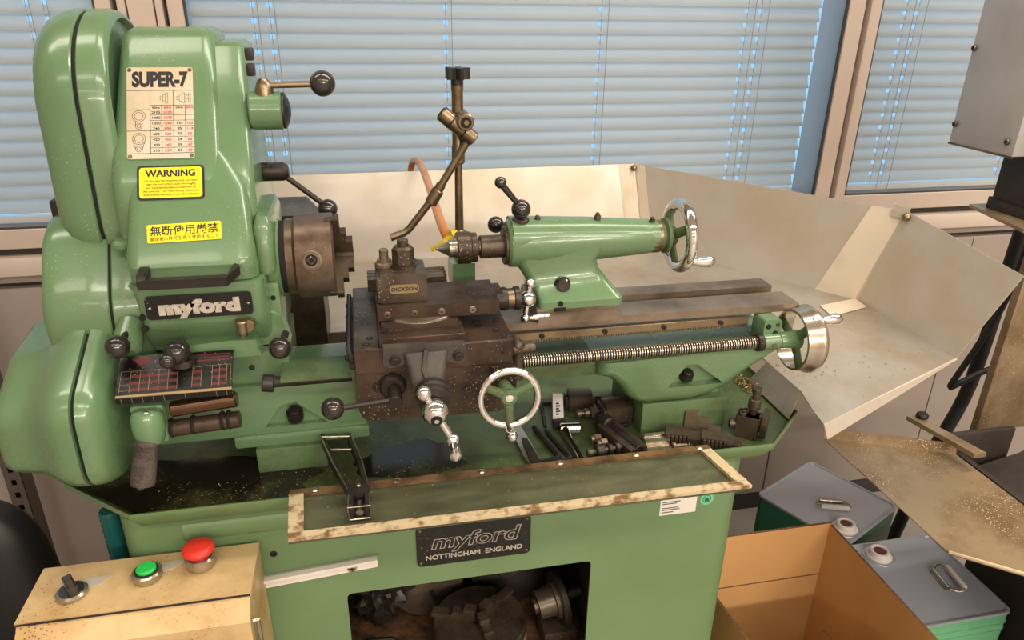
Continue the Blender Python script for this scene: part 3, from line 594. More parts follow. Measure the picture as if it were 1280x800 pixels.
# --- change gear cover
b = MB(); U = hull2([(45, 1085, 66), (30, 1040, 78)], 40); 
def ur(x, f, c=(40, 1060)): return [V((x, c[0]+(y-c[0])*f, c[1]+(z-c[1])*f)) for y, z in U]
b.loft([ur(-296, .78), ur(-295.5, .90), ur(-293, .95), ur(-288, .98), ur(-281, .995), ur(-272, 1), ur(-228, 1), ur(-226.5, .985), ur(-226.5, .6)], 0, True)
gc = b.build('change_gear_cover', 'green', lathe)
b = MB(); b.loft([ur(-227, .97), ur(-223, .97)]); b.build('upper_joint', 'dark', gc)
b = MB(); b.loft([ur(-223.5, .6), ur(-223.5, .985), ur(-222, 1), ur(-196, .97), ur(-190, .93)], 0, True); b.build('inner_shell', 'green', gc)
Lw = hull2([(-103, 972, 40), (-110, 925, 35), (-30, 1006, 42), (60, 1000, 60), (60, 940, 55)], 44)
def lr(x, f, c=(10, 905)): return [V((x, c[0]+(y-c[0])*f, c[1]+(z-c[1])*f)) for y, z in Lw]
b = MB(); b.loft([lr(-348, .60), lr(-347.5, .66), lr(-345, .70), lr(-339, .73), lr(-330, .75), lr(-318, .765), lr(-305, .80), lr(-292, .875), lr(-280, .945), lr(-272, .98), lr(-266, .995), lr(-258, 1), lr(-253.5, 1), lr(-252.8, .985), lr(-252.8, .6)], 0, True)
b.build('lower_cover', 'green', gc)
b = MB(); b.loft([lr(-253, .97), lr(-249, .97)]); b.build('lower_joint', 'dark', gc)
b = MB(); b.loft([lr(-249.5, .6), lr(-249.5, .985), lr(-248, 1), lr(-240, .995), lr(-232, .96), lr(-226, .89), lr(-222, .78), lr(-221, .6)], 0, True); b.build('lower_inner_shell', 'green', gc)
b = MB(); b.cyl((-342, -84, 938), (-372, -86, 937), 9, bev=1.5); b.build('cover_knob', 'blacksteel', gc)
b = MB(); b.box(-298, -270, 52, 78, 1140, 1163, 3); b.build('guard_catch', 'black', gc)
# --- gearbox
b = MB()
gp = [(-40, 880), (-96, 880), (-106, 888), (-110, 900), (-110, 960), (-117, 984), (-116, 992), (-110, 996), (-74, 1022), (-66, 1026), (-40, 1026)]
b.prism(gp, 'x', -222, -74, 4, 3, 0, 25)
b.prism([(-112, 960), (-119, 983), (-117, 993), (-77, 1021), (-62, 1026), (-50, 1026), (-50, 960)], 'x', -218, -82, 2.5, 2)
b.prism([(-160, 1010), (-150, 1028), (-100, 1031), (-74, 1030), (-70, 1010)], 'y', -76, -44, 5, 3)
gb = b.build('gearbox', 'green', lathe)
c_ = MB(); c_.prism(rrect(-188, -98, 932, 950, 5, 3), 'y', -130, -94, 0, 1, T=rot('Y', -3, (-140, 0, 940))); cut(gb, c_)
c_ = MB(); c_.prism(rrect(-168, -96, 960, 979, 7, 3), 'y', -130, -98, 0, 1, T=rot('Y', -4, (-130, 0, 968))); cut(gb, c_)
b = MB(); b.cyl((-184, -99, 939), (-99, -99, 944), 9.5, n=24)
b.build('shaft', 'steel_brown', gb)
for x in (-182, -177, -171, -148, -117, -110):
    b = MB(); b.torus((x, -99, 940+(x+184)*.06), (1, 0, .06), 9.4, 1.9, 24, 6); b.build('groove_ring', 'dark', gb)
b = MB(); b.cyl((-166, -106, 968), (-97, -106, 974), 9, bev=1.5, n=28); b.build('tumbler_shaft', 'bronze', gb)
b = MB(); b.rev((-188, -116, 976), (0, -.12, -1), [(0, 9), (2, 14), (7, 16.5), (22, 17), (33, 15), (38, 13)], 28); b.box(-206, -172, -112, -100, 930, 978, 5)
b.build('plunger_arm', 'green', gb)
b = MB(); b.rev((-191, -124, 944), (-.18, -.35, -1), [(0, 11.5), (3, 13.5), (6, 13.5), (6, 11.8), (8, 12), (46, 12.8), (50, 11.8), (50, 7.5), (47, 7)], 28); b.sph((-200.5, -143, 897), 4, 10); b.build('plunger_knob', 'knurl', gb)
b = MB(); b.sph((-186, -124, 975), 4, 12, sq=(1, 1, .7)); b.build('arm_screw', 'steel_bright', gb)
T = slope_frame((-156, -117.6, 993.6), (-156, -77.6, 1021.6))
b = MB(T); b.prism([(-58, 0), (58, 0), (58, 47), (16, 47), (13, 40), (4, 36), (-6, 40), (-9, 47), (-58, 47)], 'z', 0, 1.4, .3, 1); gpl = b.build('thread_chart', 'plateb', gb)
gold = MB(T); mar = MB(T)
gold.box(-58, 58, -2.2, 1.2, .6, 2.2, .6, 1)
for xa, xb, n_ in ((-45, 2, 5), (17, 26, 1), (37, 52, 2)):
    wd = (xb-xa)/n_
    for i in range(n_):
        for j in range(3):
            mar.box(xa+i*wd+.3, xa+(i+1)*wd-.3, 5+j*8, 8.4+j*8, 1.4, 1.55)
    for i in range(n_+1): gold.box(xa+i*wd-.2, xa+i*wd+.2, 4, 29, 1.4, 1.6)
for i in range(3): gold.box(-55, -46, 6+i*7, 6.3+i*7, 1.4, 1.6)
gold.box(-55, 56, 29, 29.3, 1.4, 1.55); gold.box(-55, -54.7, 4, 29, 1.4, 1.55); gold.box(56, 56.3, 4, 29, 1.4, 1.55)
mar.prism([(-46, 44), (-36, 34), (-22, 44)], 'z', 1.4, 1.55)
for y_ in (35, 38.5, 42): mar.box(20, 54, y_, y_+1.6, 1.4, 1.55)
gold.build('gold_lines', 'goldl', gpl) if False else None
o_ = gold.build('chart_lines', 'goldl', lathe); o_.parent = gb
o_ = mar.build('chart_figures', 'maroon', lathe); o_.parent = gb
b = MB(); T2 = frame((-156, -118.6, 990), (0, -1, -.15), (1, 0, 0)); b = MB(T2); b.prism([(-58, -3.5), (58, -3.5), (58, 3.5), (-58, 3.5)], 'z', 0, 1.2, .2, 1); b.build('lower_chart', 'plateb', gb)
b = MB(T2)
for i in range(-5, 6):
    if i not in (0, 2, 3): b.box(i*10.5-.25, i*10.5+.25, -3.3, 3.3, 1.1, 1.4)
b.build('chart_divisions', 'goldl', gb)
for (c1, r1) in (((-210, -92, 1040), 12.5), ((-47, -92, 1025), 12.5)):
    b = MB(); b.cyl((c1[0]+4, c1[1]+30, c1[2]+4), c1, 4); b.sph(c1, r1, 24, 1); b.build('ball_lever', ['blacksteel', 'blackp'], gb)
b = MB(); b.sph((-153, -92, 1029), 14, 24); b.sph((-160, -106, 1026), 8.4, 20); b.cyl((-150, -86, 1020), (-150, -86, 1012), 15); b.build('tumbler_lever', 'blackp', gb)
b = MB(); b.cyl((-210, -74, 1024), (-206, -40, 1050), 16, 14, bev=5); b.build('lever_boss', 'green', gb)
b = MB(); b.cyl((-88, -64, 1024), (-88, -64, 1030), 5.5); b.hexa((-88, -64, 1030), (-88, -64, 1034), 4.4); b.sph((-88, -64, 1035), 2.6, 10); b.build('oil_nipple', 'brass', gb)
b = MB(); b.cyl((-75, -66, 970), (-62, -66, 968), 10.5, bev=1); b.build('shaft_collar', 'blacksteel', gb)
for x, z in ((-216, 1002), (-78, 1008)):
    b = MB(); b.sph((x, -100, z), 3.4, 10, sq=(1, .5, 1)); b.build('screw', 'dark', gb)
# --- chuck on the spindle
mc = thing('three_jaw_chuck', 'brown stained three jaw chuck screwed onto the lathe spindle', 'chuck', (-36, AY, AZ))
chuck_parts(mc, (-39, AY, AZ), (1, 0, 0), 50, 56, (-72, 48, 168), 'chuck', up=(0, -1, 0), hole=12)
# --- saddle and apron
b = MB()
b.box(32, 211, -115, 76, 1012, 1026, .8, 1); b.box(32.4, 210.6, -116, -42, 996, 1025.4, .8, 1)
b.prism([(33, 1024), (33, 948), (37, 938), (48, 933), (196, 931), (210, 938), (216, 950), (216, 984), (211, 998), (211, 1024)], 'y', -113, -46, 2.5, 2)
b.box(32, 60, -114, 74, 1024, 1027, .6, 1, 1)
sd = b.build('saddle_and_apron', ['steel_brown', 'steel_dark'], lathe)
for i, (x, y) in enumerate(((46, -104), (50, -88), (176, -62), (201, -62), (196, -88))):
    b = MB(); b.cyl((x, y, 1025), (x, y, 1027.3), 4.4); b.cyl((x, y, 1027.2), (x, y, 1027.5), 2.2, n=6, mi=1); b.build('cap_screw', ['dark', 'steel_dark'], sd)
for (x, z, r) in ((198, 1010, 4.6), (190, 985, 6), (57, 977, 6), (64, 1012, 4), (158, 965, 3.6)):
    b = MB(); b.torus((x, -113.4, z), (0, 1, 0), r, 1.4, 20, 6); screw(b, (x, -113, z), (0, -1, 0), r*.8); b.build('apron_screw', ['steel_dark', 'dark'], sd)
b = MB(); b.box(26, 33, -110, 66, 1000, 1018, 1); b.tube([(30, -112, 1010), (26, -100, 1022), (27, 60, 1022)], 3, 8)
for y in (-95, -40, 20, 60): b.sph((25, y, 1008), 4, 10)
b.build('way_wiper', 'black', sd)
b = MB(); b.prism([(26, 1006), (34, 1012), (34, 946), (30, 950)], 'y', -100, -60, 2); b.build('saddle_guard', 'green_dirty', sd)
b = MB(); b.cyl((222, -84, 1000), (226, -84, 1008), 9, 8, bev=2); b.cyl((214, -88, 998), (244, -80, 996), 6.5, bev=1); b.cyl((226, -70, 995), (226, -70, 950), 8); b.build('half_nut_bracket', 'steel_dark', sd)
# engage lever with ball
b = MB(); b.cyl((72, -112, 978), (72, -121, 978), 16, 14, bev=2, n=28); b.cyl((74, -121, 977), (74, -142, 972), 7.5, bev=1); b.cyl((73, -137, 973), (18, -141, 971), 2.8); b.build('engage_lever', 'blacksteel', sd)
MB().sph((6, -141, 971), 12.6, 28).build('lever_ball', 'blackp', sd)
# --- cross slide
b = MB()
b.box(60, 156, -114, 94, 1026, 1037, .8, 1)
b.prism([(64, 1037), (152, 1037), (152, 1041), (64, 1041)], 'y', -100, 92, .5, 1)
for y in (66, 78, 90): b.box(60, 156, y-5, y+3, 1037, 1044, .5, 1)
b.prism([(62, 1040), (72, 1040), (72, 1050), (62, 1050)], 'y', 22, 60, .5, 1)
cs_ = b.build('cross_slide', ['steel_brown'], lathe)
b = MB()
for (y, z0, z1) in ((28, 1037, 1054), (46, 1037, 1052), (64, 1037, 1050)): b.box(52, 150, y, y+12, z0, z1, .8, 1)
b.build('slotted_table', 'steel_dark', cs_)
b = MB()          # cast screw bracket
b.prism([(64, 1031), (154, 1029), (156, 1010), (150, 1005), (130, 1010), (90, 1011), (70, 1006), (63, 1012)], 'y', -126, -114, 2.5, 3)
b.loft([[V((x, y, 1024)) for x, y in rrect(84, 136, -128, -114, 6, 3)], [V((x, y, 1008)) for x, y in rrect(88, 132, -138, -114, 8, 3)], [V((x, y, 985)) for x, y in rrect(94, 128, -150, -124, 9, 3)], [V((x, y, 970)) for x, y in rrect(98, 127, -152, -128, 10, 3)]])
b.tube([(110, -128, 1026), (106, -140, 1008), (112, -150, 990)], 3, 8)
b.build('screw_bracket', 'castdark', cs_)
for x in (76, 146):
    b = MB(); b.cyl((x, -126, 1016), (x, -128, 1016), 6.5, bev=.6); screw(b, (x, -127.4, 1016), (0, -1, 0), 4); b.build('cap_screw', ['blacksteel', 'dark'], cs_)
MB().box(112, 121, -154, -148, 990, 996, .5).build('index_mark', 'steel_bright', cs_)
def ball_handle(parent, c, d, along, r0, r1, r2, l1, l2, name, grip=0):
    """balanced handle: centre ball c, shaft direction d, arms along; small ball on one end, grip on the other"""
    c, d, a = V(c), V(d).normalized(), V(along).normalized(); b = MB()
    b.sph(c, r0, 28); b.cyl(c, c-d*r0*1.3, r0*.5); b.cyl(c+d*r0*.9, c+d*(r0+.6), r0*.42, mi=1); b.cyl(c+d*(r0+.2), c+d*(r0+.9), r0*.2, n=6)
    b.cyl(c, c-a*l1, r1*.55, r1*.5); b.sph(c-a*l1, r1, 22); b.cyl(c, c+a*l2, r2*.62, r2*.5); b.sph(c+a*l2, r2, 22)
    if grip: b.rev(c+a*l2, d, [(0, r2*.6), (grip*.2, r2*.45), (grip*.55, r2*.85), (grip*.85, r2*.8), (grip, r2*.2)], 20)
    return b.build(name, ['chrome', 'dark'], parent)
b = MB(); b.rev((114, -146, 986), (0, -1, -.18), [(0, 15), (2, 19), (8, 19.5), (10, 16), (12, 18), (17, 18), (19, 14)], 36); b.build('dial', 'blacksteel', cs_)
ball_handle(cs_, (114, -174, 975), (0, -1, -.22), (20, -4, -40), 15, 8.6, 8.0, 25, 40, 'ball_handle', 30)
# --- top slide
b = MB()
b.cyl((110, -42, 1037), (110, -42, 1043), 46, n=56, bev=1, mi=1)
b.prism([(-76, 1042), (-76, 1058.5), (-6, 1058.5), (-6, 1042)], 'x', 61, 202, .8, 1)
b.prism([(-60, 1037), (-56, 1042), (-26, 1042), (-22, 1037)], 'x', 64, 200)
b.prism(rrect(-60, -10, 1038, 1058, 9, 3), 'x', 200, 211, 1.5)
ts = b.build('top_slide', ['steel_brown', 'steel'], lathe)
b = MB(); b.torus((110, -42, 1040), (0, 0, 1), 46, 1.6, 56, 8); b.build('protractor_ring', 'steel_bright', ts)
for x in (72, 103, 134, 170):
    b = MB(); b.torus((x, -76.2, 1049), (0, 1, 0), 3.2, 1, 16, 6); screw(b, (x, -75.5, 1049), (0, -1, 0), 2.8); b.build('gib_screw', ['steel', 'dark'], ts)
b = MB(); b.rev((210, -40, 1045), (1, 0, 0), [(0, 14), (4, 15), (8, 13.5)], 32); b.rev((218, -40, 1045), (1, 0, 0), [(0, 12.6), (8, 12.8)], 32, 1); b.rev((226, -40, 1045), (1, 0, 0), [(0, 13), (1, 14.6), (7, 14.6), (8, 11)], 32)
b.build('dial', ['blacksteel', 'brass'], ts)
ball_handle(ts, (244, -42, 1043), (1, 0, 0), (-4, -4, -24), 10.5, 6.6, 6.2, 20, 24, 'ball_handle', 34)
# --- tool post
b = MB()
b.prism([(67, -66), (119, -66), (119, -18), (112, -14), (106, -4), (98, -3), (90, -12), (67, -12)], 'z', 1059, 1093, 1.2, 2)
b.box(62, 68, -66, -10, 1059, 1090, 1, 1)
tp = b.build('tool_post', 'steel_dark', lathe)
b = MB(); b.cyl((95, -36, 1093), (95, -36, 1096), 15, n=32); b.hexa((95, -36, 1096), (95, -36, 1115), 13); b.cyl((95, -36, 1115), (95, -36, 1118), 12, 9); b.cyl((95, -36, 1117), (95, -36, 1126), 6.5, bev=1); b.build('clamp_nut', 'steel_dark', tp)
b = MB(); b.cyl((73, -30, 1090), (73, -30, 1098), 11, bev=1.5, n=28); b.cyl((73, -30, 1098), (73, -30, 1101), 8); b.cyl((73, -30, 1100), (73, -30, 1113), 5.4, bev=1); b.build('cam_stud', 'steel', tp)
FT = frame((93, -66, 1076), (0, -1, 0), (1, 0, 0))
b = MB(FT); b.prism(rrect(-17, 17, -5.2, 5.2, 5.1, 5), 'z', 0, .8, .2, 1); tpp = b.build('makers_plate', 'goldl', tp)
b = MB(); letters(b, [('DICKSON', 0, -2.1, 4.4, .05, .1, 'CENTER', 0, .08, 0, 1.12)], FT @ Matrix.Translation((0, 0, .8))); b.build('lettering', 'blacksteel', lathe).parent = tp
# --- apron handwheel
handwheel('apron_handwheel', (200, -150, 969), (0, -1, .10), 33.2, 4.4, 10, 3, None, (174, 32, (-.12, -.05, 1)), sd, ('chrome', 'green_dirty', 'chrome'), 38, 180, 4, 9)
# --- tailstock
b = MB()
b.prism([(-52, 1011.2), (-52, 1022), (54, 1022), (54, 1011.2)], 'x', 256, 363, 1, 1, 1)
b.box(256, 363, -40, 50, 1021, 1028, 1, 1, 1)
def trr(z, x0, x1, y0, y1, r=10): return [V((x, y, z)) for x, y in rrect(x0, x1, y0, y1, r, 4)]
b.loft([trr(1027, 259, 368, -42, 52, 6), trr(1036, 259, 369, -42, 52, 8), trr(1040, 258, 367, -38, 50, 12), trr(1052, 252, 356, -26, 40, 12), trr(1066, 243, 345, -20, 36, 14), trr(1080, 234, 341, -19, 35, 16), trr(1092, 230, 352, -20, 36, 18), trr(1104, 229, 358, -19, 35, 18)], 0, True)
b.rev((226, AY, AZ+3), (1, 0, 0), [(0, 27), (3, 30), (40, 31.5), (80, 29), (128, 26), (186, 22.5), (192, 21)], 48)
b.loft([[V((x, y, z)) for y, z in rrect(-22, 38, 1076, 1133, 24, 5)] for x in (230, 236)] + [[V((330, y, z)) for y, z in rrect(-18, 34, 1078, 1129, 24, 5)], [V((424, y, z)) for y, z in rrect(-13.5, 29.5, 1079, 1121.5, 21, 5)]], 0)
tk = b.build('tailstock', ['green', 'steel'], lathe)
b = MB(); b.cyl((222, AY, AZ), (228, AY, AZ), 24, n=36, bev=1); b.cyl((192, AY, AZ), (226, AY, AZ), 14.5, n=32, bev=1.2); b.build('quill', 'steel_dark', tk)
b = MB(); b.rev((417, AY, AZ+3), (1, 0, 0), [(0, 21.5), (11, 21.5)], 40, 1); b.rev((428, AY, AZ+3), (1, 0, 0), [(0, 19), (6, 18), (8, 23), (12, 23), (14, 16)], 40); b.build('end_bearing', ['green_dirty', 'brass'], tk)
handwheel('tailstock_handwheel', (458, AY, AZ+2), (1, 0, 0), 41, 8, 13, 3, None, (134, 42), tk, ('chrome', 'green_dirty', 'chrome'), 26, 60, 10)
for x in (264, 342, 416):
    b = MB(); b.hexa((x, AY-6, 1122 if x > 400 else 1126), (x, AY-6, 1133 if x < 400 else 1124), 4.5); b.sph((x, AY-6, 1134 if x < 400 else 1125), 3, 10); b.build('oil_nipple', 'steel_dark', tk)
b = MB(); b.cyl((292, -24, 1053), (292, -33, 1054), 9, bev=2, n=28); b.torus((292, -25, 1053), (0, 1, 0), 9.5, 1.5, 24, 6); b.build('clamp_bolt', 'blackp', tk)
b = MB(); b.cyl((286, -43.5, 1034), (286, -41, 1034), 3.5); b.box(278, 293, -42.6, -30, 1024, 1029, mi=0); b.build('set_over_screw', 'dark', tk)
b = MB(); b.cyl((242, AY-8, 1128), (242, AY-8, 1134), 11, bev=1, n=28, mi=0); b.sph((242, AY-10, 1146), 12, 24, 1); b.cyl((240, AY-10, 1150), (218, AY-12, 1177), 3.2, mi=1, r1=4.4); b.sph((216, AY-12, 1180), 7.2, 20, 1); b.build('quill_lock_lever', ['steel_dark', 'blackp'], tk)
b = MB(); b.sph((222, 58, 1110), 11, 22); b.cyl((224, 58, 1108), (250, 40, 1090), 4); b.build('clamp_lever', 'blackp', tk)
b = MB(); b.sph((250, -30, 1046), 10, 16, sq=(.7, 1, 1.3)); b.build('cast_lug', 'blacksteel', tk)
# --- live centre in the quill
lc = thing('live_center', 'steel live centre with a sharp cone tip held in the tailstock', 'lathe centre', (165, AY, AZ))
b = MB(); b.rev((163, AY, AZ), (1, 0, 0), [(0, 19), (1, 20), (17, 20), (18, 18.4), (19, 18.6), (25, 18.4), (26, 11), (28, 10.5)], 44); b.build('body', 'steel_dark', lc)
b = MB(); b.rev((136, AY, AZ), (1, 0, 0), [(0, .3), (17, 9.4), (18, 11), (25, 11.4), (27, 12.5), (28, 12.5)], 36); b.build('cone', 'steel_bright', lc)
b = MB(); b.cyl((190, AY, AZ), (193.5, AY, AZ), 9.5, n=28); b.build('shank', 'steel_bright', lc)
# --- motor housing behind the headstock
b = MB(); b.prism([(-190, 860), (-14, 860), (-14, 1075), (-32, 1097), (-190, 1097)], 'y', 190, 300, 1.5, 1); b.build('motor_housing', 'steel_dark', lathe)
# ================================================================ splash guard of folded sheet metal
gd = thing('splash_guard', 'large folded bare metal splash guard standing behind and to the right of the lathe', 'splash guard', (350, 300, 853))
A0, A1 = V((-240, 605, 880)), V((-240, 644, 1055)); B1, T1 = V((658, 611, 880)), V((638, 650, 1057)); P1, T2 = V((938, 242, 880)), V((973, 209, 1055)); P2, T3 = V((941, 1, 880)), V((970, -42, 1029)); P3 = V((633, -123, 870)); E1, E2 = V((641, -52, 880)), V((641, 40, 880))
b = MB(); b.quad([A0, B1, T1, A1], 1.5); b.build('back_panel', 'alum', gd)
b = MB(); b.quad([B1, P1, T2, T1], 1.5); b.build('angled_panel', 'alum', gd)
b = MB(); b.quad([P1, P2, T3, T2], 1.5); b.build('end_panel', 'alum', gd)
b = MB(); t_ = 1.5
poly = [V((-240, 262, 880)), V((600, 262, 880)), V((630, 200, 880)), E2, E1, V((633, -100, 874)), P3, P2, P1, B1, A0]
b.loft([[p-V((0, 0, 1.5)) for p in poly], poly]); b.build('floor_panel', 'alum_chips', gd)
b = MB(); b.quad([P3, P3-V((-9, 2, 24)), P2-V((0, 3, 2)), P2], 1.5); b.build('front_lip', 'alum', gd)
b = MB(); b.quad([V((621, 52, 843)), V((621, -64, 843)), E1, E2], 1.5); b.build('step_panel', 'alum_chips', gd)
def on(a, b_, c, u, v, off):
    """point u along a->b and v along a->c, lifted off the sheet"""
    n_ = (V(b_)-V(a)).cross(V(c)-V(a)).normalized(); return V(a)+(V(b_)-V(a))*u+(V(c)-V(a))*v + n_*off
def tapestrip(a, b_, c, u0, u1, u2, u3, nm='tape'):
    P = [on(a, b_, c, u0, 0, 0), on(a, b_, c, u1, 0, 0), on(a, b_, c, u2, 1, 0), on(a, b_, c, u3, 1, 0)]; n_ = (V(b_)-V(a)).cross(V(c)-V(a)).normalized()*-1
    n_ = n_ if n_.dot(V((55, -846, 1379))-P[0]) > 0 else -n_
    m = MB(); m.loft([[p+n_*.2 for p in P], [p+n_*.9 for p in P]]); return m.build(nm, 'tape', gd)
tapestrip(B1, A0, T1, .003, .04, .04, .003); tapestrip(B1, P1, T1, .005, .055, .055, .005)
tapestrip(P1, B1, T2, .01, .17, .13, .01); 
b = MB(); P = [V((936, 246, 881.2)), V((930, 205, 881.2)), V((842, 178, 881.2)), V((850, 226, 881.2))]; b.loft([P, [p+V((0, 0, .7)) for p in P]]); b.build('tape', 'tape', gd)
for p, q_ in ((T1, B1), (T2, P1)):
    c_ = p+(q_-p)*.04+V((-6, -9, 0)); b = MB(); b.rev(c_, (-.5, -.8, .2), [(-2, 7), (1, 6), (3, 3)], 14); b.build('rivet', 'brass', gd)
b = MB(); n1 = (T2-T1).normalized(); P = [T2-n1*26+V((0, 0, -12)), T2+V((0, 0, -12)), T2+V((2, -2, 9)), T2-n1*24+V((0, 0, 11))]; P = [p+V((-3, -4, 0)) for p in P]; b.loft([P, [p+V((1.2, 1.4, 0)) for p in P]]); b.build('corner_tab', 'alum', gd)
# ================================================================ coolant stand with nozzle
cn = thing('coolant_nozzle', 'brass coolant pipe stand with a bent swivelling nozzle and black star knob, behind the saddle', 'coolant pipe', (181, 115, 1012))
b = MB(); b.prism([(76, 1012), (132, 1016), (132, 1034), (122, 1048), (76, 1052)], 'x', 166, 197, 4, 2); screw(b, (181, 82, 1048), (0, -.3, 1), 5, 1, 1); b.build('bracket', ['green', 'blacksteel'], cn)
b = MB(); b.rev((181, 112, 1046), (0, 0, 1), [(0, 9), (26, 9), (30, 11), (40, 11), (44, 6), (140, 5), (141, 5)], 24); b.build('lower_fitting', 'brass', cn)
b = MB(); b.cyl((181, 112, 1085), (181, 112, 1196), 5.2, n=24); b.rev((181, 112, 1180), (0, 0, 1), [(0, 7), (2, 8.6), (22, 8.6), (24, 7.6), (92, 7.4), (94, 8), (100, 8)], 28); b.build('post', 'brass', cn)
b = MB()
star = []
for k in range(60):
    a = 2*math.pi*k/60; r_ = 12.5+4.2*math.cos(5*a); star.append((181+r_*math.cos(a), 112+r_*math.sin(a)))
b.cyl((181, 112, 1278), (181, 112, 1290), 8); b.prism(star, 'z', 1287, 1301, 2.2, 2, 0, 45); b.build('star_knob', 'black', cn)
b = MB(); b.cyl((185, 116, 1240), (188, 84, 1237), 11, bev=1.5, n=28); b.cyl((188, 84, 1237), (188.2, 82.5, 1237), 7, n=20, mi=1); b.cyl((188.2, 83, 1237), (188.3, 82, 1237), 3.5, n=6)
b.build('swivel', ['brass', 'dark'], cn)
b = MB(); p0, p1 = V((158, 98, 1248)), V((200, 98, 1213)); b.cyl(p0, p1, 10, bev=1.5, n=28)
for t_ in (.3, .68): b.torus(p0.lerp(p1, t_), p1-p0, 9.6, 1.1, 28, 6, 1)
b.cyl(p0-(p1-p0)*.004, p0, 7, mi=1, n=20)
b.build('joint', ['brass', 'dark'], cn)
b = MB(); b.tube([(193, 98, 1214), (147, 98, 1141), (112, 98, 1098), (104, 98, 1092), (96, 97, 1090), (86, 96, 1087)], 5, 16); b.cyl((152, 98, 1149), (141, 98, 1131), 8.4, bev=.8, n=10); b.cyl((156, 98, 1156), (150, 98, 1146), 6.4)
b.build('nozzle', 'brass', cn)
b = MB(); b.cyl((172, 108, 1080), (156, 108, 1072), 6, 5); b.prism([(139, 1068), (158, 1077), (161, 1072), (150, 1067), (141, 1063)], 'y', 98, 106, 1.5, 1, T=Matrix.Identity(4)); b.cyl((168, 108, 1083), (182, 112, 1084), 7)
b.build('tap', 'yelp', cn)
HOSE = [(166, 112, 1076), (162, 125, 1083), (161, 200, 1087), (165, 330, 1085), (169, 500, 1082), (168, 610, 1082), (161, 652, 1079), (156, 676, 1062), (154, 686, 1026), (150, 690, 900)]
b = MB(); b.tube(HOSE, 7, 14, 0, 2); b.build('feed_hose', 'hose', cn)
# ================================================================ control box
cb = thing('control_box', 'stained cream control box with a red stop button, green button and black rotary switch', 'control box', (-214, -160, 430))
b = MB(); b.prism([(-110, 430), (-110, 776), (-192, 776), (-215, 757), (-215, 430)], 'x', -331, -98, 3, 2); b.build('housing', 'cream', cb)
b = MB(); b.prism([(-112, 774), (-112, 779), (-194, 779), (-194, 774)], 'x', -332, -97, 1.2, 2); b.build('top_plate', 'cream', cb)
b = MB(); b.box(-331, -98, -195.2, -193, 775.2, 777.2); b.build('gasket', 'rubber', cb)
b = MB(); b.rev((-287, -160, 779), (0, 0, 1), [(0, 16), (4, 16), (6, 13.5), (6, 12)], 36); b.cyl((-287, -160, 780), (-287, -160, 786), 12.5, mi=1, n=28); b.box(-292, -282, -173, -147, 785, 797, 2, mi=1, T=rot('Z', 32, (-287, -160, 790))); b.box(-289.6, -284.4, -172, -151, 796.6, 797.6, mi=2, T=rot('Z', 32, (-287, -160, 790)))
b.build('rotary_switch', ['steel_bright', 'blackp', 'brass'], cb)
b = MB(); b.rev((-213, -148, 779), (0, 0, 1), [(0, 15), (1, 16), (8, 16), (10, 14), (10, 12)], 36); b.cyl((-213, -148, 782), (-213, -148, 790), 12.5, mi=1, n=28); b.rev((-213, -148, 788), (0, 0, 1), [(0, 10.6), (4, 10.6), (5.4, 9)], 32, 2); b.build('green_button', ['steel_bright', 'rubber', 'greenb'], cb)
b = MB(); b.rev((-158, -138, 779), (0, 0, 1), [(0, 15.5), (1, 16.5), (11, 16.5), (13, 14), (13, 10)], 36); b.rev((-158, -138, 790), (0, 0, 1), [(0, 9), (6, 10), (8, 16), (10, 17.6), (13, 17.8), (15, 16.6), (16.6, 13), (17.4, 7), (17.6, 1)], 44, 1); b.build('stop_button', ['steel_bright', 'red'], cb)
for cx_, cy_ in ((-276, -149), (-202, -138)):
    b = MB(); b.prism([(cx_-22, cy_-8), (cx_+14, cy_-2), (cx_+24, cy_+10), (cx_+22, cy_+12), (cx_-22, cy_+8)], 'z', 778.8, 779.8, .2, 1); b.build('legend_plate', 'alum', cb)
b = MB(); b.tube([(-97, -205, 750), (-92, -205, 750), (-92, -205, 716), (-97, -205, 716)], 2.6, 10); b.build('hinge', 'steel_bright', cb)
b = MB(); b.prism([(-100, 704), (40, 715), (40, 733), (-100, 722)], 'y', CY-4, CY-.3, .3, 1); b.prism([(-100, 718), (40, 729), (40, 733), (-100, 722)], 'y', CY-12, CY-.3, .3, 1); br = b.build('mounting_bar', 'white', cb)
b = MB(); b.rev((8, CY-4, 719), (0, -1, 0), [(0, 6.5), (1.5, 6), (2.4, 4)], 20); b.box(4, 12, CY-6.9, CY-6.2, 718.4, 719.6, mi=1); b.box(7.4, 8.6, CY-6.9, CY-6.2, 715, 723, mi=1); b.build('screw', ['steel_bright', 'dark'], br)
# ================================================================ oil lying on the tray
M['oil'] = mat('dark_dirty_oil', rgb(30, 25, 18), .16, 0, rgb(62, 62, 34), .34, 9, .01, 30, .12, rgb(160, 150, 120), .06, edge=.05)
def puddle(label, cx_, cy_, rx, ry, seed):
    pts = []
    for k in range(72):
        a = 2*math.pi*k/72; r_ = 1+.28*noise.noise(V((math.cos(a)*1.7+seed, math.sin(a)*1.7, seed)))+.10*noise.noise(V((math.cos(a)*6, math.sin(a)*6+seed, 1)))
        x_ = max(-296, cx_+rx*r_*math.cos(a)); pts.append((x_, max(cy_+ry*r_*math.sin(a), -120+max(0, -214-x_)*.835)))
    b = MB(); b.prism(pts, 'z', 839.05, 839.6); o = b.build('oil_puddle', 'oil', None, None, (cx_, cy_, 839)); return tag(o, label, 'oil', None, 'stuff')
puddle('dark oil spread over the left end of the chip tray below the gearbox', -165, -70, 155, 66, 3.1)
puddle('dark wet oil patch on the chip tray below the apron', 92, -60, 66, 42, 8.4)
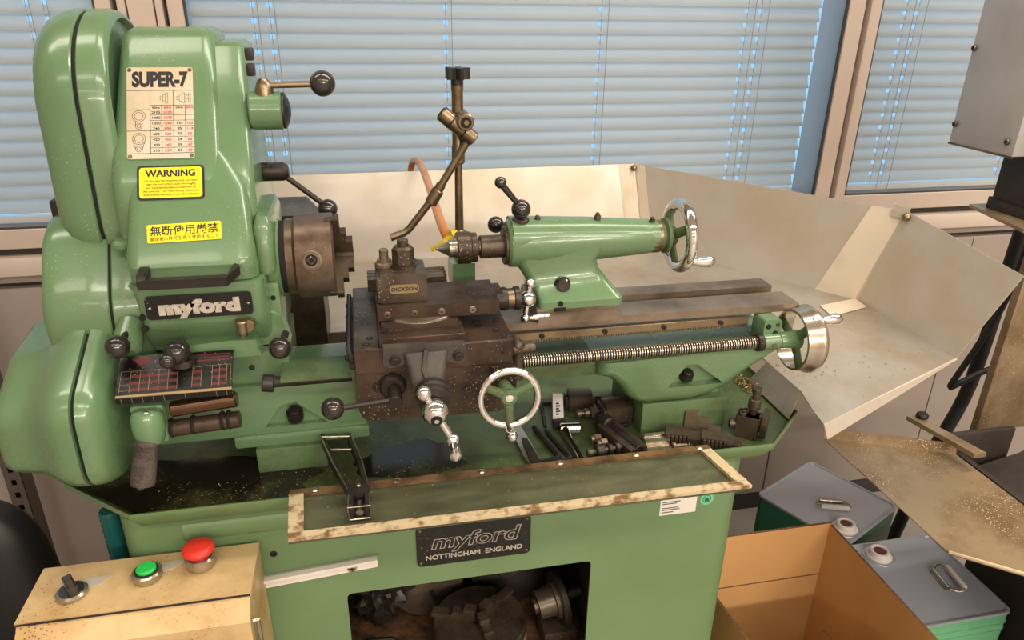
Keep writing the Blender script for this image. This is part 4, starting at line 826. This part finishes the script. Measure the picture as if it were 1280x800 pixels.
# ================================================================ loose tools on the tray
TZ = 839.2
def hexkey(pts, r, label, group=None):
    b = MB(); b.tube([V((x, y, TZ+r)) for x, y in pts], r, 6, 0, 2)
    return tag(b.build('hex_key', 'black', None, None, (pts[0][0], pts[0][1], TZ)), label, 'hex key')
hexkey([(263, -20), (272, -64), (279, -94), (276, -99), (250, -103)], 4.2, 'longer black hex key on the tray, nearest to the chrome apron handwheel')
hexkey([(277, -32), (287, -76), (293, -97), (290, -102), (268, -107)], 3.6, 'black hex key on the tray, lying just left of the chrome socket wrench')
hexkey([(303, 41), (290, 44), (287, 40), (279, -19)], 2.4, 'thin small black hex key on the tray behind the white labelled bar')
rt = thing('socket_wrench', 'chrome L-shaped socket wrench lying on the tray', 'wrench', (300, -70, TZ))
b = MB(); b.tube([(300, -42, TZ+8), (301, -60, TZ+6), (303, -100, TZ+5.2), (303, -112, TZ+5)], [6.5, 4.6, 4.8, 5], 16); b.build('handle', 'chrome', rt)
b = MB(); b.cyl((294, -37, TZ+8.6), (322, -40, TZ+8.6), 7.6, bev=1.2, n=24); b.cyl((321, -40, TZ+8.6), (322.4, -40.1, TZ+8.6), 5, mi=1, n=6); b.build('socket', ['chrome', 'dark'], rt)
sp = thing('flat_spanner', 'grey flat spanner with dark inlaid handle, lying behind the apron handwheel', 'spanner', (240, -60, TZ))
b = MB(); b.prism([(229, -20), (236, -8), (244, -16), (254, -100), (250, -112), (238, -112), (233, -90)], 'z', TZ, TZ+6, 1, 2); b.build('blade', 'steel_bright', sp)
b = MB(); b.prism([(238, -50), (245, -50), (250, -108), (239, -108)], 'z', TZ+5.6, TZ+9, 1.2, 2); b.build('grip', 'blacksteel', sp)
wb = thing('labelled_bar', 'small steel bar with a white written face, leaning among the tool holders', 'bar', (300, 10, TZ))
b = MB(); b.loft([[V((290, -18, TZ)), V((305, -21, TZ)), V((308, -6, TZ)), V((293, -3, TZ))], [V((302, 34, 862)), V((316, 31, 862)), V((318, 44, 856)), V((304, 47, 856))]], 0, True, 1.2, 2); b.build('bar', 'white', wb)
b = MB(); b.box(289, 307, -26, -14, TZ, TZ+11, 2); b.build('foot_block', 'blacksteel', wb)
b = MB()
for k in range(5):
    p = V((290.5, -18.5, TZ)).lerp(V((302.5, 33.5, 862)), .35+.08*k)+V((4, -.4, .9)); b.box(p.x, p.x+4+2*(k % 2), p.y-.3, p.y+.3, p.z-1.2, p.z+1.4)
b.build('handwritten_marks', 'ink', wb)
def toolholder(label, loc, rz, sc_=1.0, bolt=True, kind=0):
    """quick-change tool holder block: grooved body, tool slot, height screw and lock nut"""
    t = thing('tool_holder', label, 'tool holder', (loc[0], loc[1], TZ), 'quick change tool holders on the tray')
    Tm = Matrix.Translation((loc[0], loc[1], TZ)) @ Matrix.Rotation(math.radians(rz), 4, 'Z') @ Matrix.Scale(sc_, 4)
    b = MB(Tm); b.prism([(-17, 0), (17, 0), (17, 30), (8, 34), (-8, 34), (-17, 30)], 'x', -22, 18, 1.2, 2); b.box(-26, -22, -17, 17, 2, 28, 1); b.build('block', 'steel_dark', t)
    b = MB(Tm); b.box(18, 24, -14, -3, 3, 24, 1); b.box(18, 24, 3, 14, 3, 24, 1); b.box(-16, 12, -23, -17, 0, 6, 1); b.build('clamp_jaws', 'blacksteel', t)
    if bolt:
        b = MB(Tm); b.cyl((-26, 4, 16), (-60, 4, 16), 4, bev=.8); b.hexa((-30, 4, 16), (-40, 4, 16), 8.5); b.cyl((-42, 4, 16), (-50, 4, 16), 6.5, bev=1); b.cyl((-54, 4, 16), (-62, 4, 16), 6, bev=1); b.build('height_screw', 'steel_dark', t)
    return t
toolholder('tool holder at the back of the row, with its screw pointing right', (338, 26), 172, .82)
toolholder('larger dark tool holder against the green raising block, screw pointing left', (382, -16), 2, .95)
bh = thing('boring_bar_holder', 'long dark split boring bar holder lying on the tray', 'tool holder', (368, -75, TZ))
Tb = Matrix.Translation((368, -72, TZ)) @ Matrix.Rotation(math.radians(-72), 4, 'Z')
b = MB(Tb); b.box(-34, 40, -14, -2, 0, 15, 1.2); b.box(-34, 40, 3, 14, 0, 15, 1.2); b.box(-34, 40, -3, 4, 0, 8); b.build('body', 'steel_dark', bh)
b = MB(Tb); b.cyl((-46, 1, 12), (40, 1, 12), 6.5, bev=1); b.cyl((-44, 1, 13), (-24, 1, 13), 11, bev=2); b.cyl((-66, 3, 15), (-44, 1, 13), 2.4, 3.4); b.build('boring_bar', 'blacksteel', bh)
for i, (x, y) in enumerate(((343, -64), (348, -76))):
    b = MB(); b.hexa((x, y, TZ+6), (x-9, y-1, TZ+6), 6); b.cyl((x-9, y-1, TZ+6), (x-13, y-1, TZ+6), 4); tag(b.build('clamp_screw', 'steel', None, None, (x, y, TZ)), ('rear of two short screws beside the boring bar holder', 'front of two short screws beside the boring bar holder')[i], 'screw', 'short screws by the boring bar holder')
lb = thing('long_bolt', 'long dark bolt with knurled nut lying at the front edge of the tray', 'bolt', (335, -98, TZ))
b = MB(); b.cyl((313, -101, TZ+9), (322, -100, TZ+9), 5, bev=1); b.cyl((320, -100, TZ+9), (362, -94, TZ+9), 4); b.build('shank', 'steel_dark', lb)
b = MB(); b.cyl((325, -99.5, TZ+9), (336, -98, TZ+9), 9, bev=1.2, n=14); b.cyl((342, -97, TZ+9), (348, -96, TZ+9), 7.5, bev=1); b.cyl((352, -95.5, TZ+9), (358, -94.5, TZ+9), 8, bev=1); b.build('nut', 'blacksteel', lb)
b = MB(); b.box(396, 430, -93, -74, TZ, TZ+11, 1); b.box(394, 428, -116, -92, TZ, TZ+7, 1); b.box(398, 430, -82, -76, TZ+11, TZ+13.5, .6)
tag(b.build('parallel_block', 'steel_bright', None, None, (412, -92, TZ)), 'bright stepped steel block at the front of the tray', 'steel block')
def softjaw(label, loc, rz, mt='steel_dark', teeth=True, flip=False):
    Tm = Matrix.Translation((loc[0], loc[1], TZ)) @ Matrix.Rotation(math.radians(rz), 4, 'Z')
    t = thing('chuck_jaw', label, 'chuck jaw', (loc[0], loc[1], TZ), 'spare chuck jaws on the tray')
    b = MB(Tm)
    if flip: b.prism([(-24, 0), (24, 0), (24, 9), (8, 9), (8, 19), (-8, 19), (-8, 30), (-24, 30)], 'y', -7, 7, 1, 2)
    else: b.prism([(-26, 0), (26, 0), (26, 12), (6, 12), (6, 17), (-26, 17)], 'y', -11, 11, 1, 2)
    b.build('stepped_body', mt, t)
    if teeth:
        b = MB(Tm)
        for k in range(6): b.box(-24+k*5.2, -21.4+k*5.2, -14.5, -10.5, 1, 16, .4, 1)
        b.build('scroll_teeth', mt, t)
softjaw('dark spare chuck jaw with scroll teeth, right of the bright steel block', (454, -86), -20)
softjaw('lighter stepped chuck jaw in front of the raising block', (489, -66), -32, 'steel', False, True)
softjaw('dark spare chuck jaw half hidden behind the flap at the right', (497, -106), -24)
b = MB(); b.cyl((431, -99, TZ+4), (436, -99, TZ+4), 5.5, n=16, bev=1); b.cyl((436, -99, TZ+4), (455, -98, TZ+4), 3); tag(b.build('machine_screw', 'steel', None, None, (442, -99, TZ)), 'short bright machine screw lying in front of the dark chuck jaw', 'screw')
qh = thing('tool_holder', 'upright tool holder with a tall bolt, standing alone at the right of the tray', 'tool holder', (548, -85, TZ))
Tq = Matrix.Translation((546, -84, TZ)) @ Matrix.Rotation(math.radians(-38), 4, 'Z')
b = MB(Tq); b.prism([(-14, -12), (14, -12), (14, 12), (-14, 12)], 'z', 0, 32, 1.4, 2); b.prism([(-16, -9), (16, -9), (16, 9), (-16, 9)], 'z', 22, 32, 1.2, 2); b.build('block', 'steel_dark', qh)
b = MB(Tq); b.box(17, 25, -12, 14, 6, 40, 1.2); b.box(13, 18, -4, 6, 10, 34); b.build('clamp_jaws', 'steel_dark', qh)
b = MB(Tq); b.cyl((4, 4, 30), (4, 4, 66), 4.6); b.cyl((4, 4, 40), (4, 4, 56), 8.5, bev=1.4); b.cyl((4, 4, 64), (4, 4, 72), 6, 6.5, bev=1); b.build('height_screw', 'steel_dark', qh)
for x, y in ((-8, -5), (-6, 5)):
    b = MB(Tq); screw(b, (x, y, 32), (0, 0, 1), 5); b.build('set_screw', ['steel_dark', 'dark'], qh)
b = MB(Tq); b.cyl((-14, -3, 15), (-24, -6, 15), 7, bev=1, n=20); b.cyl((-23.4, -5.8, 15), (-24.4, -6.1, 15), 4.4, mi=1); b.build('bush', ['steel_dark', 'dark'], qh)
# long black stirrup tool lying over the tray edge
cl = thing('stirrup_handle', 'black metal stirrup-shaped tool with worn bright edges, hanging over the tray edge onto the flap', 'hand tool', (10, -100, 850))
pa = [V((-15, -60, 880)), V((17, -63, 879))]; pb = V((27, -196, 873))
b = MB()
for s_, p in ((-1, pa[0]), (1, pa[1])):
    pts = [p+V((0, 6, -1)), p, p.lerp(pb+V((8*s_, 34, 0)), .55)+V((3*s_, 0, 0)), pb+V((9*s_, 30, 0)), pb+V((9*s_, 0, 0))]
    rs = []
    for i, q_ in enumerate(pts): rs.append([q_+V(o_) for o_ in ((-2.6, 0, -7), (2.6, 0, -7), (2.6, 0, 7), (-2.6, 0, 7))])
    b.loft(rs, 0, True, .8, 1)
b.build('side_arm', ['black'], cl)
b = MB(); p = pb; b.box(p.x-12, p.x+12, p.y+4, p.y+34, p.z-8, p.z-4, 1); b.prism([(p.x-12, p.z-9), (p.x+12, p.z-9), (p.x+12, p.z+8), (p.x-12, p.z+8)], 'y', p.y+22, p.y+40, 3); b.build('end_socket', 'black', cl)
b = MB(); b.tube([V((p.x-11, p.y-1, p.z-9)), V((p.x+11, p.y-1, p.z-9)), V((p.x+12, p.y-1, p.z+7)), V((p.x-12, p.y-1, p.z+7))], 1.1, 8, closed=True); b.cyl((p.x, p.y+3, p.z-4), (p.x, p.y+20, p.z-4), 4); b.build('bright_rim', 'steel_bright', cl)
for s_, p2 in ((-1, pa[0]), (1, pa[1])):
    b = MB(); b.tube([p2+V((s_*2.4, 0, 7)), p2.lerp(pb+V((8*s_, 34, 0)), .55)+V((5.2*s_, 0, 7)), pb+V((11.2*s_, 30, 7)), pb+V((11.2*s_, 0, 7))], .9, 6); b.build('worn_edge', 'steel_bright', cl)
b = MB(); b.tube([pa[0]+V((0, -2, 7)), pa[1]+V((0, -2, 7))], 1.6, 8); b.tube([pa[0].lerp(pb, .2)+V((0, 0, 5)), pa[1].lerp(pb, .2)+V((0, 0, 5))], 1.4, 8); b.build('cross_wire', 'steel_bright', cl)
MB().sph((p.x, p.y+34, p.z+9), 3, 12, sq=(1, 1, .6)).build('rivet', 'steel_bright', cl)
# ================================================================ right: cardboard box, oil cans, the next machine
cbx = thing('cardboard_box', 'open brown cardboard box on the floor at the right of the green stand', 'box', (775, -60, 0))
x0, x1, y0, y1, h = 622, 912, -260, 146, 450
def cardpanel(nm, pts, th, n_):
    b = MB(); P = [V(p) for p in pts]; n_ = V(n_); mid = [p for p in P]
    b.loft([P, [p+n_*th for p in P]]); o = b.build(nm, ['card', 'card_edge'], cbx)
    for f in o.data.polygons:
        if f.normal.z > .9: f.material_index = 1
    return o
cardpanel('back_panel', [(x0, y1, 2), (x1, y1, 2), (x1, y1, h), (x0, y1, h)], 5, (0, -1, 0)); cardpanel('right_panel', [(x1, y0, 2), (x1, y1-5, 2), (x1, y1-5, h-3), (x1, y0, h-3)], 5, (-1, 0, 0))
cardpanel('left_panel', [(x0, y0, 2), (x0, y1-5, 2), (x0, y1-5, h-60), (x0, y0, h)], 5, (1, 0, 0)); cardpanel('front_panel', [(x0+5, y0, 2), (x1-5, y0, 2), (x1-5, y0, h), (x0+5, y0, h)], 5, (0, 1, 0)); cardpanel('bottom', [(x0, y0, 0), (x1, y0, 0), (x1, y1, 0), (x0, y1, 0)], 4, (0, 0, 1))
cardpanel('inner_flap', [(x1-60, y0+40, 300), (x1-62, y1-120, 300), (x1-8, y1-120, 20), (x1-8, y0+40, 20)], 4, (-1, 0, 0))
b = MB(); b.box(x0+6, x1-6, y1-6.2, y1-5, h-128, h-126); b.build('crease', 'card_edge', cbx)
def oilcan(label, cx_, cy_, rz, side, hgt, cap, hand, mint):
    t = thing('oil_can', label, 'oil can', (cx_, cy_, 0), 'square oil cans on the floor')
    Tm = Matrix.Translation((cx_, cy_, 0)) @ Matrix.Rotation(math.radians(rz), 4, 'Z'); s2 = side/2
    rr_ = lambda d, z: [V((x, y, z)) for x, y in rrect(-s2+d, s2-d, -s2+d, s2-d, 12, 4)]
    b = MB(Tm); b.loft([rr_(3, 0), rr_(0, 3), rr_(0, hgt-8), rr_(1.5, hgt-6)]); 
    if mint:
        for z in (hgt-30, hgt-46): b.loft([rr_(0, z), rr_(-1, z+2), rr_(-1, z+5), rr_(0, z+7)])
    b.build('can_body', mint or 'can_green', t)
    b = MB(Tm); b.loft([rr_(0, hgt-6), rr_(-1.4, hgt-5), rr_(-1.4, hgt), rr_(1.5, hgt), rr_(3, hgt-3.5)]); b.torus((cap[0], cap[1], hgt-3.4), (0, 0, 1), 31, 1.6, 40, 6); b.build('can_lid', 'can_top', t)
    b = MB(Tm); b.rev((cap[0], cap[1], hgt-3.5), (0, 0, 1), [(0, 25), (3, 25), (5, 21), (12, 20), (14, 18), (14, 14), (11, 13)], 36); b.cyl((cap[0], cap[1], hgt+6), (cap[0], cap[1], hgt+8.6), 12, mi=1, n=28); b.build('screw_cap', ['white', 'maroon'], t)
    hx, hy, ha = hand; Th = Tm @ Matrix.Translation((hx, hy, hgt-3)) @ Matrix.Rotation(math.radians(ha), 4, 'Z')
    b = MB(Th); b.box(-27, 27, -3, 7, 0, 2, .6, 1); b.cyl((-25, 0, 4), (25, 0, 4), 4, n=14); b.tube([(-26, 0, 5), (-36, -12, 6), (-36, -22, 8), (-28, -28, 9), (28, -28, 9), (36, -22, 8), (36, -12, 6), (26, 0, 5)], 2, 8); b.build('handle', 'steel_bright', t)
    b = MB(Th); b.box(-30, 30, -33, -24, 4, 12, 2); b.build('handle_grip', 'white', t)
    return t
oilcan('dark green square oil can with grey lid, nearest to the wall', 1040, 322, 26, 216, 350, (-54, -74), (3, -8, -44), None)
oilcan('mint green square oil can with dark grey lid, in front of the dark green one', 1078, 68, 0, 216, 350, (-38, 74), (36, -12, 82), 'can_mint')
mt_ = thing('machine_chip_tray', 'oily tan sheet metal chip tray of the machine at the right, above the oil cans', 'chip tray', (1000, 0, 600))
sh = [(886, 185), (889, -133), (968, -197), (1098, -300), (1098, 92)]
b = MB(); b.loft([[V((x, y, 618.5)) for x, y in sh], [V((x, y, 620)) for x, y in sh]]); b.build('sheet', 'mach_tan', mt_)
b = MB(); b.quad([(886, 185, 619), (1098, 92, 619), (1098, 96, 641), (886, 189, 641)], 1.5); b.build('back_lip', 'mach_tan', mt_)
b = MB(); b.tube([(889, -133, 620), (968, -197, 620), (1098, -300, 620)], 3.5, 8); b.build('rolled_front_edge', 'mach_tan', mt_)
md = thing('workshop_machine', 'dark machine at the right edge with a tan side plate and grey electrical panel', 'machine', (1300, 60, 0))
b = MB(); b.box(1222, 1500, -420, 110, 0, 560, 6); b.box(1100, 1112, -200, 90, 560, 622, 2); b.prism([(1112, 560), (1330, 560), (1330, 640), (1250, 600), (1140, 575)], 'y', -200, 100, 3); b.box(1086, 1240, 112, 124, 560, 648, 2); b.build('machine_base', 'mach_dark', md)
b = MB(); b.prism([(1050, 176), (1072, 176), (1104, 40), (1080, 40)], 'z', 649, 658, 1.5, 1); ob = b.build('support_bar', 'mach_tan', md)
b = MB(); b.cyl((1074, 165, 657), (1074, 165, 668), 11, bev=3); b.build('bar_bolt', 'black', md)
b = MB(); b.box(1245, 1480, 196, 206, 586, 1010, 1); b.box(1238, 1247, 190, 206, 578, 1010, 1); b.build('side_plate', 'mach_tan', md)
b = MB(); b.prism([(1172, 290), (1400, 284), (1400, 96), (1133, 127)], 'z', 1034, 1040, .6, 1); b.build('dusty_shelf', 'mach_tan', md)
b = MB(); b.box(1181, 1380, 110, 262, 1040, 1062, 2); b.box(1176, 1360, 150, 250, 1062, 1172, 5); b.build('dark_housing', 'mach_dark', md)
b = MB(); b.box(1139, 1330, 196, 341, 1147, 1900, 1.5); b.build('electrical_panel', 'mach_grey', md)
b = MB(); b.box(1137.5, 1145, 196, 341, 1144, 1147.5); b.build('panel_edge', 'brass', md)
for y, z in ((335, 1313), (335, 1181), (212, 1170)):
    b = MB(); b.cyl((1139, y, z), (1134, y, z), 5.5, bev=1.5); b.cyl((1134, y, z), (1133.4, y, z), 3, n=6, mi=1); b.build('panel_screw', ['brass', 'dark'], md)
b = MB(); b.tube([(1455, 420, 1000), (1450, 420, 859), (1449, 420, 773), (1446, 420, 640), (1440, 420, 541), (1420, 420, 459), (1390, 420, 380), (1330, 420, 16)], 15, 12, 0, 1); tag(b.build('thick_cable', 'rubber', None, None, (1330, 420, 0)), 'thick black cable hanging down behind the splash guard at the right', 'cable')
b = MB(); b.tube([(1440, 380, 1000), (1434, 380, 892), (1428, 380, 800), (1390, 380, 690), (1346, 380, 592), (1343, 380, 578), (1352, 380, 582), (1435, 378, 622), (1520, 370, 640), (1560, 340, 640), (1560, 250, 640)], 7, 10, 0, 1); tag(b.build('thin_cable', 'rubber', None, None, (1400, 380, 640)), 'thinner black cable bent back on itself beside the tan plate', 'cable')
# ================================================================ left: shelf post, chair, hose
b = MB(); sx = -728
b.box(sx, sx+34, 600, 602.5, 0, 1000); b.box(sx+32, sx+34.5, 600, 640, 0, 1000)
b.box(sx+4, sx+31, 618, 620, 0, 1000, mi=1); b.box(sx+4, sx+6, 602, 619, 0, 1000)  # dark strip added behind the slots, standing in for the shade inside them
ps = b.build('shelf_post', ['shelf', 'dark'], None, None, (sx, 600, 0)); tag(ps, 'slotted grey steel shelf post against the wall at the left', 'shelf post')
c_ = MB()
for k in range(30): c_.box(sx+11, sx+21, 590, 610, 40+k*32, 54+k*32)
cut(ps, c_)
ch = thing('office_chair', 'dark rounded chair back at the lower left edge of the picture', 'chair', (-440, 60, 0))
b = MB(); t = bmesh.new(); bmesh.ops.create_uvsphere(t, u_segments=32, v_segments=20, radius=1)
for v in t.verts:
    f_ = lambda x, p: math.copysign(abs(x)**p, x); v.co = V((-500+f_(v.co.x, .6)*104, 40+f_(v.co.y, .7)*46, 560+f_(v.co.z, .6)*214))
b._in(t, 0); b.build('backrest', 'chairm', ch)
b = MB(); b.box(-660, -380, -220, 40, 400, 450, 30, 4); b.build('seat', 'chairm', ch)
b = MB(); b.cyl((-520, -90, 60), (-520, -90, 400), 22); b.cyl((-520, 40, 330), (-520, 70, 440), 12); b.build('column', 'rubber', ch)
for k in range(5):
    a = 2*math.pi*k/5; e = V((-540+170*math.cos(a), -90+170*math.sin(a), 0)); b = MB(); b.cyl((-520, -90, 90), e+V((0, 0, 62)), 18, 12); b.build('leg', 'rubber', ch)
    b = MB(); b.cyl(e+V((-12, 0, 28)), e+V((12, 0, 28)), 28, bev=4); b.cyl(e+V((0, 0, 50)), e+V((0, 0, 70)), 8); b.build('caster', 'rubber', ch)
b = MB(); pts = [V((-272, -60, 812-k*4)) for k in range(60)]; b.tube(pts, [10.5+(1.2 if k % 2 else 0) for k in range(60)], 14); tag(b.build('drain_hose', 'teal', None, None, (-272, -60, 576)), 'dark teal ribbed hose hanging from the left end of the chip tray', 'hose')
# ================================================================ swarf
def swarf(name, label, n, fn, smin, smax):
    m = bmesh.new()
    for _ in range(n):
        p, nr = fn(); s_ = random.uniform(smin, smax); a = random.uniform(0, 6.28); e = V((math.cos(a), math.sin(a), random.uniform(-.2, .4))); f2 = nr.cross(e).normalized()
        v = [m.verts.new(p+nr*.3+e*s_*q_[0]+f2*s_*q_[1]+nr*q_[2]*s_) for q_ in ((-1, -.3, 0), (1, -.25, .3), (.9, .3, .35), (-.8, .35, .1))]; m.faces.new(v)
        w_ = m.verts.new(p+nr*(s_*.7+.3)); m.faces.new((v[0], v[1], w_)); m.faces.new((v[2], v[3], w_))
    s = MB(); s.bm.free(); s.bm = m; return tag(s.build(name, 'chips', None, None, (0, 0, 840)), label, 'swarf', None, 'stuff')
UP = V((0, 0, 1)); rn = random.uniform
def f_tray():
    r_ = random.random()
    if r_ < .5: return V((rn(-210, 540), rn(-122, -60), TZ)), UP
    if r_ < .8: return V((rn(-200, 100), rn(-120, -58), TZ)), UP
    return V((rn(530, 612), rn(-60, 60), TZ)), UP
swarf('tray_swarf', 'small metal chips scattered over the green chip tray', 420, f_tray, .5, 1.3)
def f_guard():
    a, b_ = random.random(), random.random()
    if random.random() < .6: return V((rn(645, 720), rn(-20, 95), 880.2)), UP
    return V((rn(650, 860), rn(-60, 180), 880.2)), UP
swarf('guard_swarf', 'tan metal chips lying on the splash guard floor near the leadscrew handwheel', 130, f_guard, .7, 2.2)
def f_heap(): 
    a = random.random(); x = 616+rn(-14, 10); y = 40+random.gauss(0, 22); return V((x, y, TZ+abs(random.gauss(0, 5)))), UP
swarf('swarf_heap', 'heap of tan chips caught in the corner between tray and splash guard', 260, f_heap, .8, 2.6)
def f_flap(): p = qp(random.random(), rn(.12, .88)); return p, UP
swarf('flap_swarf', 'fine chips sprinkled over the clear flap', 120, f_flap, .35, .8)
def f_mt(): return V((1090-abs(random.gauss(0, 60)), rn(-150, 100), 620.2)), UP
swarf('machine_tray_swarf', 'bright chips scattered on the tan chip tray at the right', 170, f_mt, .6, 1.6)
